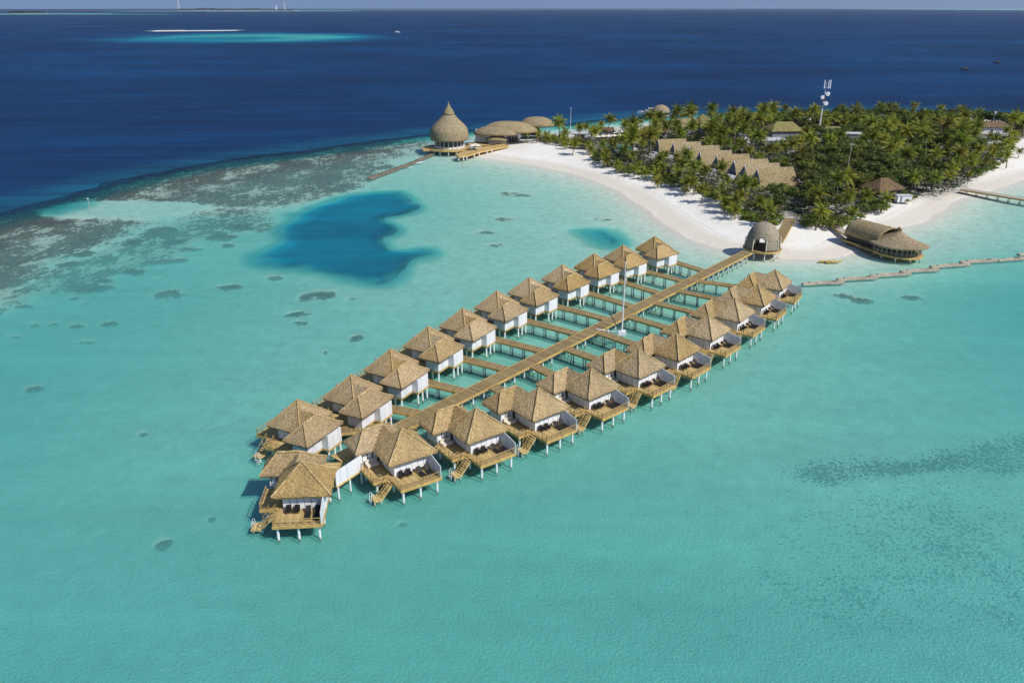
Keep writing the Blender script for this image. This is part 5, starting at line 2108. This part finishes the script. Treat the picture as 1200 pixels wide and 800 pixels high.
def clear_view(x, y, h):
    """the A-frame roofs and the olive-roofed house stand in clearings: no tall crown right in front of them"""
    px, py = to_px(x, y, GZ)
    ptop = to_px(x, y, GZ + h)[1]
    if 768 < px < 936:
        rx_ = [g[0] for g in GAB] + [936]
        ry_ = [g[1] for g in GAB] + [199]
        rid = float(np.interp(px, rx_, ry_))
        if py > rid + 8 and ptop < rid + (9 if px > 825 else 5):
            return False
    if 897 < px < 936 and py > 158 and ptop < 157 and py < 215:
        return False
    return True


tries = 0
while tries < 14000 and counts['p'] + counts['t'] < 390:
    tries += 1
    x = rnd.uniform(0, 330)
    y = rnd.uniform(232, 475)
    if not in_poly(x, y, veg_l):
        continue
    px, py = to_px(x, y, GZ)
    if px > 1215 or px < 630:
        continue
    if not free(x, y, 0.8):
        continue
    ed = edge_d(x, y)
    broad = vnoise(np.array([x]), np.array([y]), 22.0, 91)[0]
    right = px > 930
    big_t = (broad > 0.55 and ed > 5 and px > 905) or (right and ed > 9 and broad > 0.45)
    if big_t:
        if not spaced(x, y, 6.6) or counts['t'] > 130 or not clear_view(x, y, 8.5):
            continue
        s = rnd.uniform(0.75, 1.15)
        plant(rnd.choice(TREES), x, y, s, 'dark green broad-leaved tree in the dense grove of the island', 'tree', 'broad-leaved trees of the grove')
        placed.append((x, y, 6.6))
        counts['t'] += 1
    else:
        sp_ = 5.8 if px > 790 else (9.5 if px < 700 else 7.6)
        if not spaced(x, y, sp_) or counts['p'] >= 275:
            continue
        h = 10.0
        s = rnd.uniform(0.62, 1.22) * (0.78 if ed < 8 else 1.0)
        if not clear_view(x, y, h * s):
            s = 0.42
            if not clear_view(x, y, h * s) or not spaced(x, y, 6.5):
                continue
        plant(rnd.choice(PALMS), x, y, s, 'coconut palm in the dense grove of the island', 'palm', 'coconut palms of the grove')
        placed.append((x, y, sp_))
        counts['p'] += 1

n = len(veg_w)
tries = 0
while counts['s'] < 120 and tries < 6000:
    tries += 1
    i = rnd.randrange(n)
    t = rnd.random()
    ax, ay = veg_w[i]
    bx, by = veg_w[(i + 1) % n]
    x = ax + (bx - ax) * t + rnd.gauss(0, 2.2)
    y = ay + (by - ay) * t + rnd.gauss(0.6, 1.8)
    px, py = to_px(x, y, GZ)
    if px > 1205 or py < 163 or px < 690 or shore_d(x, y) < 11:
        continue
    if not spaced(x, y, 1.6) or not free(x, y, -1.0):
        continue
    plant(rnd.choice(SHRUBS), x, y, rnd.uniform(0.75, 1.3), 'bright green shrub at the seaward edge of the grove', 'shrub', 'green shrubs along the beach edge')
    placed.append((x, y, 1.6))
    counts['s'] += 1

# young palms and shrubs along the beach edge
k = 0
tries = 0
while counts['y'] < 58 and tries < 4000:
    tries += 1
    i = rnd.randrange(n)
    t = rnd.random()
    ax, ay = veg_w[i]
    bx, by = veg_w[(i + 1) % n]
    x = ax + (bx - ax) * t + rnd.gauss(0, 2.6)
    y = ay + (by - ay) * t + rnd.gauss(0, 2.6) - 1.0
    px, py = to_px(x, y, GZ)
    if px > 1200 or py < 163 or shore_d(x, y) < 11:
        continue
    if not spaced(x, y, 3.4) or not free(x, y, 0.2):
        continue
    s = rnd.uniform(0.8, 1.2)
    if not clear_view(x, y, 6.2 * s):
        continue
    plant(rnd.choice(YOUNG), x, y, s, 'young golden-green palm at the seaward edge of the grove', 'palm', 'young palms along the beach edge')
    placed.append((x, y, 4.2))
    counts['y'] += 1
# beach palms that can be told apart
for (px, py, pi, s, lab) in ((671, 182, 1, 1.15, 'lone reddish-based young palm on the white sand in front of the pool bar'),
                             (861, 249.5, 3, 1.1, 'young palm alone on the sand nearest to the dome pavilion'),
                             (822, 237, 1, 1.0, 'young palm on open sand casting a long shadow below the A-frame villas'),
                             (846, 242, 0, 1.0, 'short young palm on open sand between two shrubs below the nearest A-frame villa'),
                             (712, 191, 1, 0.85, 'slim young palm on the sand in front of the pool'),
                             (660, 168, 1, 1.2, 'young palm on the sand between clubhouse and pool bar'),
                             (805, 223, 0, 1.1, 'young palm leaning out over the sand below the middle A-frame villas'),
                             (776, 209, 1, 0.95, 'young palm at the sand edge right of the pool'),
                             (959, 250, 1, 1.3, 'pale young palm standing right of the beach ramp')):
    x, y = P(px, py, GZ)
    plant(YOUNG[pi], x, y, s, lab, 'palm', None)
for (px, py, pi, s, lab) in ((1180, 168, 3, 1.25, 'tall lone palm against the sea at the right edge of the island'),
                             (1118, 196, 1, 1.35, 'tall palm with bare pale trunk rising at the far end of the lagoon-side grove'),
                             (1067, 180, 3, 1.2, 'tall palm with slanting bare trunk in the middle of the grove'),
                             (742, 176, 2, 1.25, 'tall palm at the palm-side end of the swimming pool')):
    x, y = P(px, py, GZ)
    plant(PALMS[pi], x, y, s, lab, 'palm', None)

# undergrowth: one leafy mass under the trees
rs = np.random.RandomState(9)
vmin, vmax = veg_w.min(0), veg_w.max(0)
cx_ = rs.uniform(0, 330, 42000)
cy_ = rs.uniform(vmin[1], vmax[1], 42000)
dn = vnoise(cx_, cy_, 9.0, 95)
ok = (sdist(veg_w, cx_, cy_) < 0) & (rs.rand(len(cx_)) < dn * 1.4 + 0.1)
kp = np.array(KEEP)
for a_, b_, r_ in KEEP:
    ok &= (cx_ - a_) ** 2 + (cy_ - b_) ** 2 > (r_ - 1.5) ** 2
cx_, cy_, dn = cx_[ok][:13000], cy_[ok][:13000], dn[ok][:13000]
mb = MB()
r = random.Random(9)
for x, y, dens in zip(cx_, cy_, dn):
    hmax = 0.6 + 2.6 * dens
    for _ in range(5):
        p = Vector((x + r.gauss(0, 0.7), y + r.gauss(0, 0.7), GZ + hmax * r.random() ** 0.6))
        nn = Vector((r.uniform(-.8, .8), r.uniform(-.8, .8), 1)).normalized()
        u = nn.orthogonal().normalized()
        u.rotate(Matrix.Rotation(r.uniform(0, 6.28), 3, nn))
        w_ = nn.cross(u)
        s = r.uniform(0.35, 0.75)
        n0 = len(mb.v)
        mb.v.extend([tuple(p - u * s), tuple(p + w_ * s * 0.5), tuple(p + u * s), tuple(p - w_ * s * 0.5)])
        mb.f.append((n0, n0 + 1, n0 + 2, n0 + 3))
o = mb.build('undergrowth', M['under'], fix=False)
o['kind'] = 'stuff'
print('PLANTS', counts)

# ------------------------------------------------------------------ far isles and boats
x, y = P(275, 13.0)
m_far = leaf_mat('far_trees', (0.012, 0.02, 0.012), (0.025, 0.035, 0.018), (0.05, 0.06, 0.03), 0.01, 0)
sc_far = y / FPX                                     # metres per pixel out there


def far_isle(px0, px1, py, hmax, label_sand, seed):
    r = random.Random(seed)
    x0, y0 = P(px0, py)
    x1, y1 = P(px1, py)
    L = x1 - x0
    me = MB()
    pts = []
    n = 40
    for k in range(n):
        a = 2 * math.pi * k / n
        pts.append(((x0 + x1) / 2 + L / 2 * math.cos(a), y0 + L * 0.12 * math.sin(a)))
    o = me.prism(pts, -1, 1.5).build(label_sand, M['sand'])
    o['kind'] = 'structure'
    mb = MB()
    k = 0
    mpp = y0 / FPX
    while k < 2600:
        t = r.random()
        env = min(1, t * 12) * min(1, (1 - t) * 5) * (0.55 + 0.45 * float(vnoise(np.array([t * 40.0]), np.array([seed * 1.0]), 3.0, seed)[0]))
        h_ = hmax * mpp * env * r.random() ** 0.5
        s = mpp * 0.55 * r.uniform(0.5, 1.3)
        xx = x0 + L * (0.02 + 0.93 * t)
        yy = y0 + r.uniform(-0.08, 0.08) * L
        q = Vector((r.uniform(-1, 1), r.uniform(-1, 1), r.uniform(-.3, 1))).normalized()
        u = q.orthogonal().normalized()
        w_ = q.cross(u)
        n0 = len(mb.v)
        p = Vector((xx, yy, 1 + h_))
        mb.v.extend([tuple(p - u * s), tuple(p + w_ * s * .6), tuple(p + u * s), tuple(p - w_ * s * .6)])
        mb.f.append((n0, n0 + 1, n0 + 2, n0 + 3))
        k += 1
    f = mb.build('far_woods', m_far, fix=False)
    f['kind'] = 'stuff'
    return mpp


mpp = far_isle(200, 353, 13.0, 2.6, 'far_island_ground', 3)
far_isle(10, 56, 16.0, 2.6, 'small_island_ground', 5)


def tower(px, py, h, w_, label, name='radio_tower'):
    x, y = P(px, py)
    s = y / FPX
    t = empty(name, (x, y, 0))
    mb = MB()
    for sx in (-1, 1):
        for sy in (-1, 1):
            mb.beam((sx * w_ * s, sy * w_ * s, 0), (sx * w_ * 0.3 * s, sy * w_ * 0.3 * s, h * s), 0.28 * s)
    mb.build('mast_frame', M['metal'], t)
    for k in range(3):
        MB().box(-w_ * 0.9 * s, w_ * 0.9 * s, -w_ * 0.9 * s, w_ * 0.9 * s, h * s * (0.25 + 0.25 * k), h * s * (0.25 + 0.25 * k) + 0.3 * s).build('platform', M['red'] if k % 2 else M['metal'], t)
    tag(t, label, 'tower')


tower(210, 12.6, 13.5, 0.8, 'tall lattice radio tower at the near end of the far island')
tower(334, 12.6, 8.5, 0.5, 'shorter thin lattice tower at the other end of the far island')
x, y = P(324, 12.5)
s = y / FPX
t = empty('white_minaret', (x, y, 0))
MB().box(-1.0 * s, 1.0 * s, -1 * s, 1 * s, 0, 2.6 * s).build('hall', M['metal'], t)
MB().tube([(0, 0, 2.6 * s), (0, 0, 5.2 * s)], [0.7 * s, 0.35 * s], 8).build('turret', M['metal'], t)
tag(t, 'white domed building with a turret on the far island', 'building')


def small_boat(px, py, L, label, mat='metal', rz=0, canopy=True):
    x, y = P(px, py)
    t = empty('boat', (x, y, -0.2), R(rz))
    hull(L, L * 0.28, L * 0.13).build('hull', M[mat], t)
    MB().box(-L * 0.25, L * 0.15, -L * 0.09, L * 0.09, L * 0.12, L * 0.22).build('cabin', M[mat], t)
    if canopy:
        MB().box(-L * 0.32, L * 0.18, -L * 0.11, L * 0.11, L * 0.25, L * 0.265).build('canopy', M[mat], t)
        for sx in (-0.3, 0.16):
            MB().box(L * sx - 0.1, L * sx + 0.1, -0.1, 0.1, L * 0.22, L * 0.25).build('post', M['grey'], t)
    tag(t, label, 'boat')


small_boat(465.5, 38.5, 15, 'white boat anchored at the end of the far turquoise bank')
small_boat(1130.5, 82, 9, 'dark boat out on the open sea, the nearer of two', 'rock', 170)
small_boat(1168, 74, 9, 'dark boat out on the open sea, the farther of two', 'rock', 175)

# ------------------------------------------------------------------ thin sea haze
m = bpy.data.materials.new('sea_haze')
m.use_nodes = True
nt = m.node_tree
for n_ in list(nt.nodes):
    if n_.type != 'OUTPUT_MATERIAL':
        nt.nodes.remove(n_)
pvn = nt.nodes.new('ShaderNodeVolumePrincipled')
pvn.inputs['Color'].default_value = (0.80, 0.87, 0.95, 1)
pvn.inputs['Density'].default_value = 0.00002
pvn.inputs['Anisotropy'].default_value = 0.2
nt.links.new(pvn.outputs[0], nt.nodes['Material Output'].inputs['Volume'])
hz = MB().box(-29000, 29000, -29000, 29000, -4.0, 236.0).build('haze', m)
hz['kind'] = 'stuff'
